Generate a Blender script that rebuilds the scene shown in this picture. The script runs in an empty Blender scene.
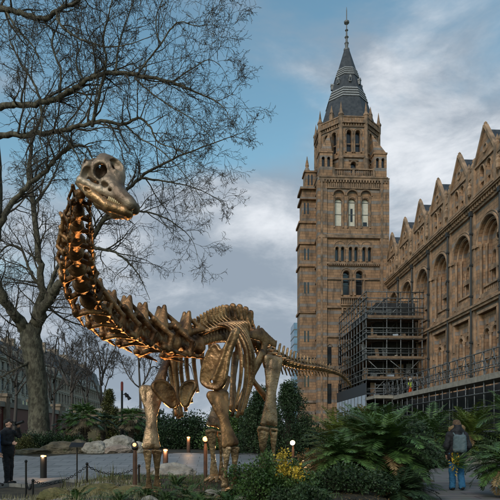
import bpy, math, random
import numpy as np
from mathutils import Vector, Matrix

R = math.radians
random.seed(7)
scene = bpy.context.scene
COL = scene.collection

# ---------------------------------------------------------------- camera frame
FPX = 560.0
U0, V0, H = 250.0, 436.0, 1.4
A = math.atan(30.0 / FPX)
SA, CA = math.sin(A), math.cos(A)


def P(u, v, D):
    s = (u - U0) / FPX * D
    return Vector((D * SA + s * CA, D * CA - s * SA, H + (V0 - v) / FPX * D))


def smooth(e0, e1, x):
    t = min(1.0, max(0.0, (x - e0) / (e1 - e0)))
    return t * t * (3 - 2 * t)


def gh(x, y):
    """terrain height"""
    D = y * CA + x * SA
    s = x * CA - y * SA
    h = 0.62 * smooth(18.5, 28.5, D) * (1 - smooth(1.0, 5.0, s))
    mound = (0.30 + 0.1 * smooth(10.5, 12.5, D)) * smooth(17.0, 14.0, D) * (1 - smooth(2.0, 3.3, s - max(0, D - 12) * 0.2)) * smooth(5.5, 8.0, D)
    mound *= smooth(-4.6, -2.6, s + max(0, D - 10) * .2)
    edge = -0.08 * (1 - smooth(-4.6, -2.6, s + max(0, D - 10) * .2)) * 0
    bump = 0.035 * math.sin(x * 2.1 + 1.3 * math.sin(y * 1.7)) * math.cos(y * 2.6) if mound > .1 else 0
    return h + mound + bump + edge


def G(u, D, dz=0.0):
    p = P(u, V0, D)
    p.z = gh(p.x, p.y) + dz
    return p


# ---------------------------------------------------------------- mesh builder
class MB:
    def __init__(self):
        self.v, self.f = [], []

    def poly(self, pts):
        n = len(self.v)
        self.v.extend([tuple(p) for p in pts])
        self.f.append(tuple(range(n, n + len(pts))))

    def mesh(self, vs, fs):
        n = len(self.v)
        self.v.extend([tuple(p) for p in vs])
        self.f.extend([tuple(i + n for i in f) for f in fs])

    def box(self, a, b):
        x0, y0, z0 = a
        x1, y1, z1 = b
        vs = [(x0, y0, z0), (x1, y0, z0), (x1, y1, z0), (x0, y1, z0), (x0, y0, z1), (x1, y0, z1), (x1, y1, z1), (x0, y1, z1)]
        self.mesh(vs, [(0, 3, 2, 1), (4, 5, 6, 7), (0, 1, 5, 4), (1, 2, 6, 5), (2, 3, 7, 6), (3, 0, 4, 7)])

    def obox(self, c, ax, ay, az):
        """box from centre and three half axes"""
        c, ax, ay, az = Vector(c), Vector(ax), Vector(ay), Vector(az)
        vs = [c + ax * i + ay * j + az * k for k in (-1, 1) for (i, j) in ((-1, -1), (1, -1), (1, 1), (-1, 1))]
        self.mesh(vs, [(0, 3, 2, 1), (4, 5, 6, 7), (0, 1, 5, 4), (1, 2, 6, 5), (2, 3, 7, 6), (3, 0, 4, 7)])

    def beam(self, a, b, w, h=None):
        a, b = Vector(a), Vector(b)
        d = (b - a)
        L = d.length
        d.normalize()
        up = Vector((0, 0, 1)) if abs(d.z) < .95 else Vector((1, 0, 0))
        s = d.cross(up).normalized()
        t = s.cross(d)
        self.obox((a + b) / 2, d * L / 2, s * w / 2, t * (h or w) / 2)

    def tube(self, pts, rad, n=6, caps=True, flat=None, ref=None):
        pts = [Vector(p) for p in pts]
        m = len(pts)
        if not hasattr(rad, '__len__'):
            rad = [rad] * m
        base = len(self.v)
        prev = None
        for i in range(m):
            if i == 0:
                d = pts[1] - pts[0]
            elif i == m - 1:
                d = pts[-1] - pts[-2]
            else:
                d = pts[i + 1] - pts[i - 1]
            if d.length < 1e-9:
                d = Vector((0, 0, 1))
            d.normalize()
            if prev is None:
                q = ref if ref is not None else (Vector((0, 0, 1)) if abs(d.z) < .9 else Vector((1, 0, 0)))
                s = d.cross(q).normalized()
            else:
                s = prev - d * prev.dot(d)
                if s.length < 1e-6:
                    s = d.cross(Vector((.3, .5, .8)))
                s.normalize()
            prev = s
            t = s.cross(d)
            r = rad[i]
            rf = r * (flat if flat else 1.0)
            for k in range(n):
                an = 2 * math.pi * k / n
                self.v.append(tuple(pts[i] + s * (math.cos(an) * r) + t * (math.sin(an) * rf)))
        for i in range(m - 1):
            for k in range(n):
                k2 = (k + 1) % n
                self.f.append((base + i * n + k, base + i * n + k2, base + (i + 1) * n + k2, base + (i + 1) * n + k))
        if caps:
            self.f.append(tuple(base + k for k in range(n))[::-1])
            self.f.append(tuple(base + (m - 1) * n + k for k in range(n)))

    def lathe(self, c, prof, n=12, rot=0.0, caps=True):
        """prof: list of (radius, z) about vertical axis through c"""
        c = Vector(c)
        base = len(self.v)
        for r, z in prof:
            for k in range(n):
                an = rot + 2 * math.pi * k / n
                self.v.append((c.x + r * math.cos(an), c.y + r * math.sin(an), c.z + z))
        for i in range(len(prof) - 1):
            for k in range(n):
                k2 = (k + 1) % n
                self.f.append((base + i * n + k, base + i * n + k2, base + (i + 1) * n + k2, base + (i + 1) * n + k))
        if caps:
            self.f.append(tuple(base + k for k in range(n))[::-1])
            self.f.append(tuple(base + (len(prof) - 1) * n + k for k in range(n)))

    def ball(self, c, r, n=8, m=6):
        c = Vector(c)
        prof = [(max(1e-4, r * math.sin(math.pi * i / m)), -r * math.cos(math.pi * i / m)) for i in range(m + 1)]
        self.lathe(c, prof, n)

    def build(self, name, mat, parent=None, loc=None, smooth_=False):
        """geometry is given in world space; it is stored relative to its thing"""
        off = wloc(parent) if parent is not None else (Vector(loc) if loc is not None else Vector((0, 0, 0)))
        me = bpy.data.meshes.new(name)
        vs = np.array(self.v, dtype=np.float64).reshape(-1, 3) - np.array(off)
        me.from_pydata(vs.tolist(), [], self.f)
        if smooth_:
            me.polygons.foreach_set('use_smooth', [True] * len(me.polygons))
        if mat is not None:
            me.materials.append(mat)
        me.update()
        o = bpy.data.objects.new(name, me)
        COL.objects.link(o)
        if parent is not None:
            o.parent = parent
        else:
            o.location = off
        return o


def wloc(o):
    p = Vector((0, 0, 0))
    while o is not None:
        p += o.location
        o = o.parent
    return p


def tag(o, label=None, cat=None, group=None, kind=None):
    if label:
        o['label'] = label
    if cat:
        o['category'] = cat
    if group:
        o['group'] = group
    if kind:
        o['kind'] = kind
    return o


def thing(name, label, cat, loc, group=None):
    o = bpy.data.objects.new(name, None)
    o.empty_display_size = .2
    COL.objects.link(o)
    o.location = Vector(loc)
    return tag(o, label, cat, group)


def copy_tree(o, parent=None):
    kids = list(o.children)
    c = o.copy()
    COL.objects.link(c)
    c.parent = parent
    for ch in kids:
        copy_tree(ch, c)
    return c


# ---------------------------------------------------------------- materials
def new_mat(name):
    m = bpy.data.materials.new(name)
    m.use_nodes = True
    nt = m.node_tree
    return m, nt, nt.nodes['Principled BSDF']


def pm(name, c1, c2=None, scale=4.0, rough=.8, metal=0.0, bump=0.0, bscale=20.0, lo=.35, hi=.65, detail=6, spec=.3, island=0.0, c3=None, stretch=None):
    m, nt, b = new_mat(name)
    N, L = nt.nodes, nt.links
    b.inputs['Roughness'].default_value = rough
    b.inputs['Metallic'].default_value = metal
    b.inputs['Specular IOR Level'].default_value = spec
    b.inputs['Base Color'].default_value = (*c1, 1)
    tc = N.new('ShaderNodeNewGeometry')
    vec = tc.outputs['Position']
    if stretch:
        mp = N.new('ShaderNodeMapping')
        mp.inputs['Scale'].default_value = stretch
        L.new(vec, mp.inputs['Vector'])
        vec = mp.outputs['Vector']
    col = None
    if c2 is not None:
        nz = N.new('ShaderNodeTexNoise')
        nz.inputs['Scale'].default_value = scale
        nz.inputs['Detail'].default_value = detail
        L.new(vec, nz.inputs['Vector'])
        rp = N.new('ShaderNodeValToRGB')
        rp.color_ramp.elements[0].position = lo
        rp.color_ramp.elements[1].position = hi
        rp.color_ramp.elements[0].color = (*c1, 1)
        rp.color_ramp.elements[1].color = (*c2, 1)
        if c3 is not None:
            e = rp.color_ramp.elements.new(min(.95, hi + .12))
            e.color = (*c3, 1)
        L.new(nz.outputs['Fac'], rp.inputs['Fac'])
        col = rp.outputs['Color']
    if island > 0:
        hs = N.new('ShaderNodeHueSaturation')
        mr = N.new('ShaderNodeMapRange')
        mr.inputs['To Min'].default_value = 1 - island
        mr.inputs['To Max'].default_value = 1 + island
        L.new(tc.outputs['Random Per Island'], mr.inputs['Value'])
        L.new(mr.outputs['Result'], hs.inputs['Value'])
        if col is not None:
            L.new(col, hs.inputs['Color'])
        else:
            hs.inputs['Color'].default_value = (*c1, 1)
        col = hs.outputs['Color']
    if col is not None:
        L.new(col, b.inputs['Base Color'])
    if bump > 0:
        n2 = N.new('ShaderNodeTexNoise')
        n2.inputs['Scale'].default_value = bscale
        n2.inputs['Detail'].default_value = 8
        L.new(vec, n2.inputs['Vector'])
        bp = N.new('ShaderNodeBump')
        bp.inputs['Strength'].default_value = bump
        bp.inputs['Distance'].default_value = .05
        L.new(n2.outputs['Fac'], bp.inputs['Height'])
        L.new(bp.outputs['Normal'], b.inputs['Normal'])
    return m


def stone_mat(name, warm, cool, dark, bw=.75, bh=.3, band=1.2, bandw=.3):
    """terracotta blocks with blue grey courses, soot staining"""
    m, nt, b = new_mat(name)
    N, L = nt.nodes, nt.links
    g = N.new('ShaderNodeNewGeometry')
    sp = N.new('ShaderNodeSeparateXYZ')
    L.new(g.outputs['Position'], sp.inputs[0])
    ad = N.new('ShaderNodeMath'); ad.operation = 'ADD'
    L.new(sp.outputs['X'], ad.inputs[0]); L.new(sp.outputs['Y'], ad.inputs[1])
    cb = N.new('ShaderNodeCombineXYZ')
    L.new(ad.outputs[0], cb.inputs['X']); L.new(sp.outputs['Z'], cb.inputs['Y'])
    br = N.new('ShaderNodeTexBrick')
    br.inputs['Scale'].default_value = 1.0
    br.inputs['Brick Width'].default_value = bw
    br.inputs['Row Height'].default_value = bh
    br.inputs['Mortar Size'].default_value = .012
    br.inputs['Mortar Smooth'].default_value = .3
    br.inputs['Bias'].default_value = -.1
    br.inputs['Color1'].default_value = (*warm, 1)
    br.inputs['Color2'].default_value = (*[c * .68 for c in warm], 1)
    br.inputs['Mortar'].default_value = (*[c * .28 for c in warm], 1)
    L.new(cb.outputs[0], br.inputs['Vector'])
    # banding
    dv = N.new('ShaderNodeMath'); dv.operation = 'DIVIDE'; dv.inputs[1].default_value = band
    L.new(sp.outputs['Z'], dv.inputs[0])
    fr = N.new('ShaderNodeMath'); fr.operation = 'FRACT'
    L.new(dv.outputs[0], fr.inputs[0])
    lt = N.new('ShaderNodeMath'); lt.operation = 'LESS_THAN'; lt.inputs[1].default_value = bandw
    L.new(fr.outputs[0], lt.inputs[0])
    nz = N.new('ShaderNodeTexNoise'); nz.inputs['Scale'].default_value = .9; nz.inputs['Detail'].default_value = 5
    L.new(g.outputs['Position'], nz.inputs['Vector'])
    ml = N.new('ShaderNodeMath'); ml.operation = 'MULTIPLY'
    L.new(lt.outputs[0], ml.inputs[0])
    mr = N.new('ShaderNodeMapRange')
    mr.inputs['From Min'].default_value = .3; mr.inputs['From Max'].default_value = .6
    mr.inputs['To Min'].default_value = .45; mr.inputs['To Max'].default_value = .95
    L.new(nz.outputs['Fac'], mr.inputs['Value'])
    L.new(mr.outputs['Result'], ml.inputs[1])
    mx = N.new('ShaderNodeMixRGB')
    mx.inputs['Color2'].default_value = (*cool, 1)
    L.new(ml.outputs[0], mx.inputs['Fac']); L.new(br.outputs['Color'], mx.inputs['Color1'])
    # grime
    n3 = N.new('ShaderNodeTexNoise'); n3.inputs['Scale'].default_value = 1.6; n3.inputs['Detail'].default_value = 9
    n3.inputs['Roughness'].default_value = .65
    mp = N.new('ShaderNodeMapping'); mp.inputs['Scale'].default_value = (1, 1, .35)
    L.new(g.outputs['Position'], mp.inputs['Vector']); L.new(mp.outputs[0], n3.inputs['Vector'])
    r3 = N.new('ShaderNodeMapRange')
    r3.inputs['From Min'].default_value = .45; r3.inputs['From Max'].default_value = .68
    r3.inputs['To Max'].default_value = .85
    L.new(n3.outputs['Fac'], r3.inputs['Value'])
    m2 = N.new('ShaderNodeMixRGB'); m2.inputs['Color2'].default_value = (*dark, 1)
    L.new(r3.outputs['Result'], m2.inputs['Fac']); L.new(mx.outputs[0], m2.inputs['Color1'])
    L.new(m2.outputs[0], b.inputs['Base Color'])
    b.inputs['Roughness'].default_value = .85
    b.inputs['Specular IOR Level'].default_value = .2
    bp = N.new('ShaderNodeBump'); bp.inputs['Strength'].default_value = .6; bp.inputs['Distance'].default_value = .03
    L.new(br.outputs['Fac'], bp.inputs['Height']); bp.invert = True
    L.new(bp.outputs[0], b.inputs['Normal'])
    return m


def emit(name, col, s):
    m, nt, b = new_mat(name)
    b.inputs['Base Color'].default_value = (*col, 1)
    b.inputs['Emission Color'].default_value = (*col, 1)
    b.inputs['Emission Strength'].default_value = s
    return m


M = {}
M['bronze'] = pm('bronze', (.085, .042, .018), (.37, .21, .098), 3.0, rough=.35, metal=.65, bump=.38, bscale=14, lo=.34, hi=.62, spec=.5)
M['bronze_dark'] = pm('bronze_dark', (.07, .032, .014), (.32, .165, .07), 3.4, rough=.44, metal=.6, bump=.45, bscale=15, lo=.36, hi=.62)
M['bronze_leg'] = pm('bronze_leg', (.095, .054, .027), (.37, .24, .135), 3.4, rough=.36, metal=.6, bump=.45, bscale=16, lo=.34, hi=.62, spec=.5)  # paler copy for the legs: sky reflection and wear put into the colour
M['bronze_pale'] = pm('bronze_pale', (.10, .06, .036), (.36, .27, .19), 3.6, rough=.48, metal=.45, bump=.35, bscale=11, spec=.5, lo=.3, hi=.55)  # skull bronze, sky reflection painted in as a greyer tone
M['tooth'] = pm('tooth', (.5, .38, .22), rough=.4)
M['stone'] = stone_mat('terracotta', (.42, .252, .153), (.235, .22, .215), (.13, .09, .065))
M['stone_tower'] = stone_mat('tower_terracotta', (.345, .208, .126), (.195, .182, .176), (.08, .06, .048), bw=.9, bh=.36, band=1.44, bandw=.28)
M['trim'] = pm('terracotta_trim', (.41, .26, .165), (.17, .118, .082), 1.2, bump=.5, bscale=9)
M['trim_dark'] = pm('terracotta_trim_sooty', (.30, .192, .125), (.105, .078, .058), 1.5, bump=.5, bscale=9)
M['slate'] = pm('slate', (.03, .034, .042), (.058, .062, .07), 2.5, rough=.6, bump=.4, bscale=14)
M['slate_band'] = pm('slate_band', (.17, .17, .18), (.26, .26, .26), 6, rough=.6)
M['lead'] = pm('lead', (.12, .125, .13), rough=.5)
M['glass_dark'] = pm('window_glass', (.012, .014, .018), rough=.12, spec=.6)
M['blind'] = pm('window_blind', (.62, .58, .50), (.5, .47, .4), 3, rough=.6)
M['pipe'] = pm('pipe_black', (.03, .032, .035), rough=.5)
M['steel'] = pm('galvanised_steel', (.075, .08, .083), (.17, .175, .18), 6, rough=.5, metal=.4)
M['board'] = pm('scaffold_board', (.13, .085, .058), (.22, .15, .10), 3, bump=.3)
M['board_pale'] = pm('scaffold_board_pale', (.30, .27, .23), (.2, .18, .155), 3)
M['dark_fill'] = pm('shade_sheet', (.02, .022, .025), (.035, .037, .04), 2)  # near-black fill for scaffold shade, also colours some stored boards
M['hoard'] = pm('hoarding_white', (.42, .47, .55), (.30, .35, .43), 1.1)
M['hoard_dark'] = pm('hoarding_dark', (.035, .04, .048), rough=.6)
M['bark'] = pm('plane_bark', (.05, .043, .03), (.11, .098, .07), 6, bump=1.0, bscale=14, lo=.42, hi=.58, c3=(.125, .115, .08), stretch=(1, 1, .55))
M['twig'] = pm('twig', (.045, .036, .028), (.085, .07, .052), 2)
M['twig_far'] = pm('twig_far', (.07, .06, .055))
M['soil'] = pm('soil', (.022, .018, .012), (.05, .042, .026), 3, bump=.8, bscale=14, c3=(.035, .045, .018))
M['paving'] = pm('paving', (.20, .215, .24), (.25, .265, .29), .8, rough=.7, bump=.15, bscale=40)
M['deck'] = None
M['rock'] = pm('rock', (.17, .15, .125), (.34, .31, .27), 2.4, bump=.9, bscale=7, c3=(.2, .17, .14))
M['rock_pink'] = pm('rock_pink', (.17, .13, .11), (.30, .24, .20), 2.4, bump=.9, bscale=7)
M['rock_brown'] = pm('rock_brown', (.06, .05, .035), (.15, .12, .08), 2.2, bump=.9, bscale=7, c3=(.07, .08, .03))
M['rock_moss'] = pm('rock_moss', (.07, .068, .022), (.17, .13, .055), 3, bump=.9, bscale=9, c3=(.25, .2, .13))
M['leaf_palm'] = pm('palm_leaf', (.034, .074, .018), (.078, .132, .032), 1.3, rough=.45, island=.55, spec=.45)
M['leaf_lime'] = pm('palm_leaf_lime', (.06, .10, .02), (.13, .16, .035), 1.3, rough=.5, island=.5)
M['leaf_fern'] = pm('fern_leaf', (.03, .065, .018), (.06, .10, .028), 2, rough=.5, island=.5)
M['leaf_dark'] = pm('leaf_dark', (.014, .03, .012), (.032, .055, .02), 1.2, rough=.55, island=.5)
M['leaf_bush'] = pm('bush_leaf', (.03, .065, .016), (.07, .11, .028), 2.4, rough=.5, island=.55)
M['leaf_yellow'] = pm('bush_leaf_yellow', (.34, .22, .02), (.5, .34, .04), 3, rough=.5, island=.5)
M['leaf_olive'] = pm('bush_leaf_olive', (.06, .065, .018), (.10, .095, .03), 2.4, rough=.5, island=.5)
M['leaf_autumn'] = pm('bush_leaf_autumn', (.10, .06, .02), (.16, .09, .03), 2.4, rough=.5, island=.5)
M['dry'] = pm('dry_grass', (.13, .12, .06), (.25, .22, .13), 3, island=.5)
M['palm_trunk'] = pm('palm_trunk', (.05, .036, .026), (.1, .07, .05), 9, bump=.9, bscale=30)
M['thatch'] = pm('palm_thatch', (.09, .07, .04), (.15, .115, .07), 6, island=.4)
M['black'] = pm('black_metal', (.012, .012, .013), rough=.4, metal=.2)
M['rust'] = pm('rusty_metal', (.05, .03, .022), (.09, .045, .028), 8, rough=.7)
M['red_cap'] = pm('red_cap', (.25, .05, .04), rough=.6)
M['lamp_warm'] = emit('lamp_warm', (1.0, .50, .18), 1.9)
M['lamp_hot'] = emit('lamp_hot', (1.0, .70, .36), 16.0)
M['lamp_amber'] = emit('lamp_amber', (1.0, .46, .12), 4.0)
M['stucco'] = pm('stucco', (.34, .30, .25), (.25, .225, .19), .5)
M['stucco2'] = pm('brick_brown', (.24, .18, .135), (.30, .235, .18), .8)
M['white_frame'] = pm('white_frame', (.45, .45, .45))
M['red_shop'] = pm('red_front', (.14, .03, .026), rough=.6)
M['asphalt'] = pm('asphalt', (.05, .05, .052), (.07, .07, .072), 2)
M['glass_blue'] = pm('blue_glass', (.10, .18, .28), (.16, .25, .36), .3, rough=.2, spec=.6)
M['wallstone'] = pm('wall_stone', (.24, .215, .18), (.13, .12, .10), 3, bump=.8, bscale=8)
M['brick_low'] = pm('garden_wall', (.24, .18, .13), (.16, .12, .09), 2, bump=.5)


def deck_mat():
    m, nt, b = new_mat('grey_deck')
    N, L = nt.nodes, nt.links
    g = N.new('ShaderNodeNewGeometry')
    mp = N.new('ShaderNodeMapping'); mp.inputs['Rotation'].default_value = (0, 0, R(4))
    L.new(g.outputs['Position'], mp.inputs['Vector'])
    br = N.new('ShaderNodeTexBrick')
    br.inputs['Scale'].default_value = 1
    br.inputs['Brick Width'].default_value = 2.4; br.inputs['Row Height'].default_value = .42
    br.inputs['Mortar Size'].default_value = .018
    br.inputs['Color1'].default_value = (.165, .15, .14, 1); br.inputs['Color2'].default_value = (.115, .105, .10, 1)
    br.inputs['Mortar'].default_value = (.03, .027, .025, 1)
    L.new(mp.outputs[0], br.inputs['Vector'])
    nz = N.new('ShaderNodeTexNoise'); nz.inputs['Scale'].default_value = 3; nz.inputs['Detail'].default_value = 8
    L.new(g.outputs['Position'], nz.inputs['Vector'])
    mx = N.new('ShaderNodeMixRGB'); mx.blend_type = 'OVERLAY'; mx.inputs['Fac'].default_value = .5
    L.new(br.outputs['Color'], mx.inputs['Color1']); L.new(nz.outputs['Color'], mx.inputs['Color2'])
    hs = N.new('ShaderNodeHueSaturation'); hs.inputs['Saturation'].default_value = .5
    L.new(mx.outputs[0], hs.inputs['Color'])
    L.new(hs.outputs[0], b.inputs['Base Color'])
    b.inputs['Roughness'].default_value = .7
    return m


M['deck'] = deck_mat()


def paving_mat():
    m, nt, b = new_mat('slab_paving')
    N, L = nt.nodes, nt.links
    g = N.new('ShaderNodeNewGeometry')
    br = N.new('ShaderNodeTexBrick')
    br.inputs['Scale'].default_value = 1
    br.inputs['Brick Width'].default_value = .9; br.inputs['Row Height'].default_value = .6
    br.inputs['Mortar Size'].default_value = .02
    br.inputs['Color1'].default_value = (.20, .20, .205, 1); br.inputs['Color2'].default_value = (.15, .152, .158, 1)
    br.inputs['Mortar'].default_value = (.06, .063, .066, 1)
    L.new(g.outputs['Position'], br.inputs['Vector'])
    nz = N.new('ShaderNodeTexNoise'); nz.inputs['Scale'].default_value = .7; nz.inputs['Detail'].default_value = 9; nz.inputs['Roughness'].default_value = .65
    L.new(g.outputs['Position'], nz.inputs['Vector'])
    mr = N.new('ShaderNodeMapRange'); mr.inputs['From Min'].default_value = .46; mr.inputs['From Max'].default_value = .66; mr.inputs['To Max'].default_value = .55
    L.new(nz.outputs['Fac'], mr.inputs['Value'])
    mx = N.new('ShaderNodeMixRGB'); mx.inputs['Color2'].default_value = (.105, .105, .10, 1)
    L.new(mr.outputs[0], mx.inputs['Fac']); L.new(br.outputs['Color'], mx.inputs['Color1'])
    L.new(mx.outputs[0], b.inputs['Base Color'])
    mr2 = N.new('ShaderNodeMapRange'); mr2.inputs['To Min'].default_value = .7; mr2.inputs['To Max'].default_value = .35
    L.new(nz.outputs['Fac'], mr2.inputs['Value']); L.new(mr2.outputs[0], b.inputs['Roughness'])
    return m


M['paving'] = paving_mat()
M['leaf_brown'] = pm('dead_frond', (.11, .07, .03), (.19, .13, .06), 3, rough=.7, island=.4)
M['kerb'] = pm('kerb_stone', (.20, .19, .175), (.13, .125, .115), 3, bump=.4)


# ---------------------------------------------------------------- signed distance bones
def cap(p, a, b, ra, rb):
    a = np.array(a, float); b = np.array(b, float)
    ba = b - a
    pa = p - a
    h = np.clip(pa @ ba / (ba @ ba), 0, 1)
    return np.linalg.norm(pa - h[:, None] * ba, axis=1) - (ra + (rb - ra) * h)


def ell(p, c, r):
    r = np.array(r, float)
    q = (p - np.array(c, float)) / r
    k = np.linalg.norm(q, axis=1)
    k2 = np.linalg.norm(q / r, axis=1) + 1e-9
    return k * (k - 1) / k2


def rbox(p, c, hsz, rr):
    q = np.abs(p - np.array(c, float)) - (np.array(hsz, float) - rr)
    return np.linalg.norm(np.maximum(q, 0), axis=1) + np.minimum(q.max(axis=1), 0) - rr


def smin(a, b, k):
    h = np.clip(.5 + .5 * (b - a) / k, 0, 1)
    return b + (a - b) * h - k * h * (1 - h)


def smax(a, b, k):
    return -smin(-a, -b, k)


def nets(fn, lo, hi, h):
    lo = np.array(lo, float); hi = np.array(hi, float)
    n = np.ceil((hi - lo) / h).astype(int) + 1
    ax = [lo[i] + h * np.arange(n[i]) for i in range(3)]
    gx, gy, gz = np.meshgrid(*ax, indexing='ij')
    pts = np.stack([gx.ravel(), gy.ravel(), gz.ravel()], 1)
    V = fn(pts).reshape(n)
    ins = V < 0
    c = [(i, j, k) for i in (0, 1) for j in (0, 1) for k in (0, 1)]

    def sl(arr, o):
        return arr[o[0]:arr.shape[0] - 1 + o[0], o[1]:arr.shape[1] - 1 + o[1], o[2]:arr.shape[2] - 1 + o[2]]
    cnt = sum(sl(ins, o).astype(int) for o in c)
    act = (cnt > 0) & (cnt < 8)
    idx = -np.ones(act.shape, int)
    ci = np.argwhere(act)
    idx[act] = np.arange(len(ci))
    acc = np.zeros((len(ci), 3)); num = np.zeros(len(ci))
    for a_ in c:
        for d in range(3):
            if a_[d] == 0:
                b_ = list(a_); b_[d] = 1
                va = V[ci[:, 0] + a_[0], ci[:, 1] + a_[1], ci[:, 2] + a_[2]]
                vb = V[ci[:, 0] + b_[0], ci[:, 1] + b_[1], ci[:, 2] + b_[2]]
                cr = (va < 0) != (vb < 0)
                t = np.where(cr, va / np.where(cr, va - vb, 1), 0)
                pos = np.tile(np.array(a_, float), (len(ci), 1))
                pos[:, d] += t
                acc += pos * cr[:, None]
                num += cr
    vs = lo + h * (ci + acc / num[:, None])
    faces = []
    for d in range(3):
        e, f_ = (d + 1) % 3, (d + 2) % 3
        s0 = [slice(None)] * 3; s1 = [slice(None)] * 3
        s0[d] = slice(0, n[d] - 1); s1[d] = slice(1, n[d])
        s = ins[tuple(s0)] != ins[tuple(s1)]
        w = np.argwhere(s)
        w = w[(w[:, e] > 0) & (w[:, f_] > 0) & (w[:, e] < n[e] - 1) & (w[:, f_] < n[f_] - 1)]
        if not len(w):
            continue
        qs = []
        for (de, df) in ((-1, -1), (0, -1), (0, 0), (-1, 0)):
            q = w.copy(); q[:, e] += de; q[:, f_] += df
            qs.append(idx[q[:, 0], q[:, 1], q[:, 2]])
        Q = np.stack(qs, 1)
        fl = ins[w[:, 0], w[:, 1], w[:, 2]]
        Q[~fl] = Q[~fl][:, ::-1]
        faces.append(Q)
    F = np.concatenate(faces)
    return vs, F


def sdf_object(name, fn, lo, hi, h, mat, mtx=None, parent=None):
    vs, F = nets(fn, lo, hi, h)
    return raw_object(name, vs, F, mat, mtx, parent)


def raw_object(name, vs, F, mat, mtx=None, parent=None, loc=None):
    if mtx is not None:
        m = np.array(mtx)
        vs = vs @ m[:3, :3].T + m[:3, 3]
    mb = MB()
    mb.v = vs.tolist(); mb.f = F.tolist() if hasattr(F, 'tolist') else F
    return mb.build(name, mat, parent, loc=loc, smooth_=True)


def frame(o, x, z):
    """4x4 with local x along x, z near z"""
    x = Vector(x).normalized()
    y = Vector(z).cross(x).normalized()
    z = x.cross(y)
    m = Matrix((x, y, z)).transposed().to_4x4()
    m.translation = Vector(o)
    return m


def catmull(pts, n):
    out = []
    q = [pts[0] * 2 - pts[1]] + list(pts) + [pts[-1] * 2 - pts[-2]]
    for i in range(len(pts) - 1):
        p0, p1, p2, p3 = q[i:i + 4]
        for k in range(n):
            t = k / n
            out.append(.5 * ((2 * p1) + (p2 - p0) * t + (2 * p0 - 5 * p1 + 4 * p2 - p3) * t * t + (3 * p1 - p0 - 3 * p2 + p3) * t ** 3))
    out.append(pts[-1])
    return out
# ================================================================ world, sun, camera
W = bpy.data.worlds.new('World')
scene.world = W
W.use_nodes = True


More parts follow.
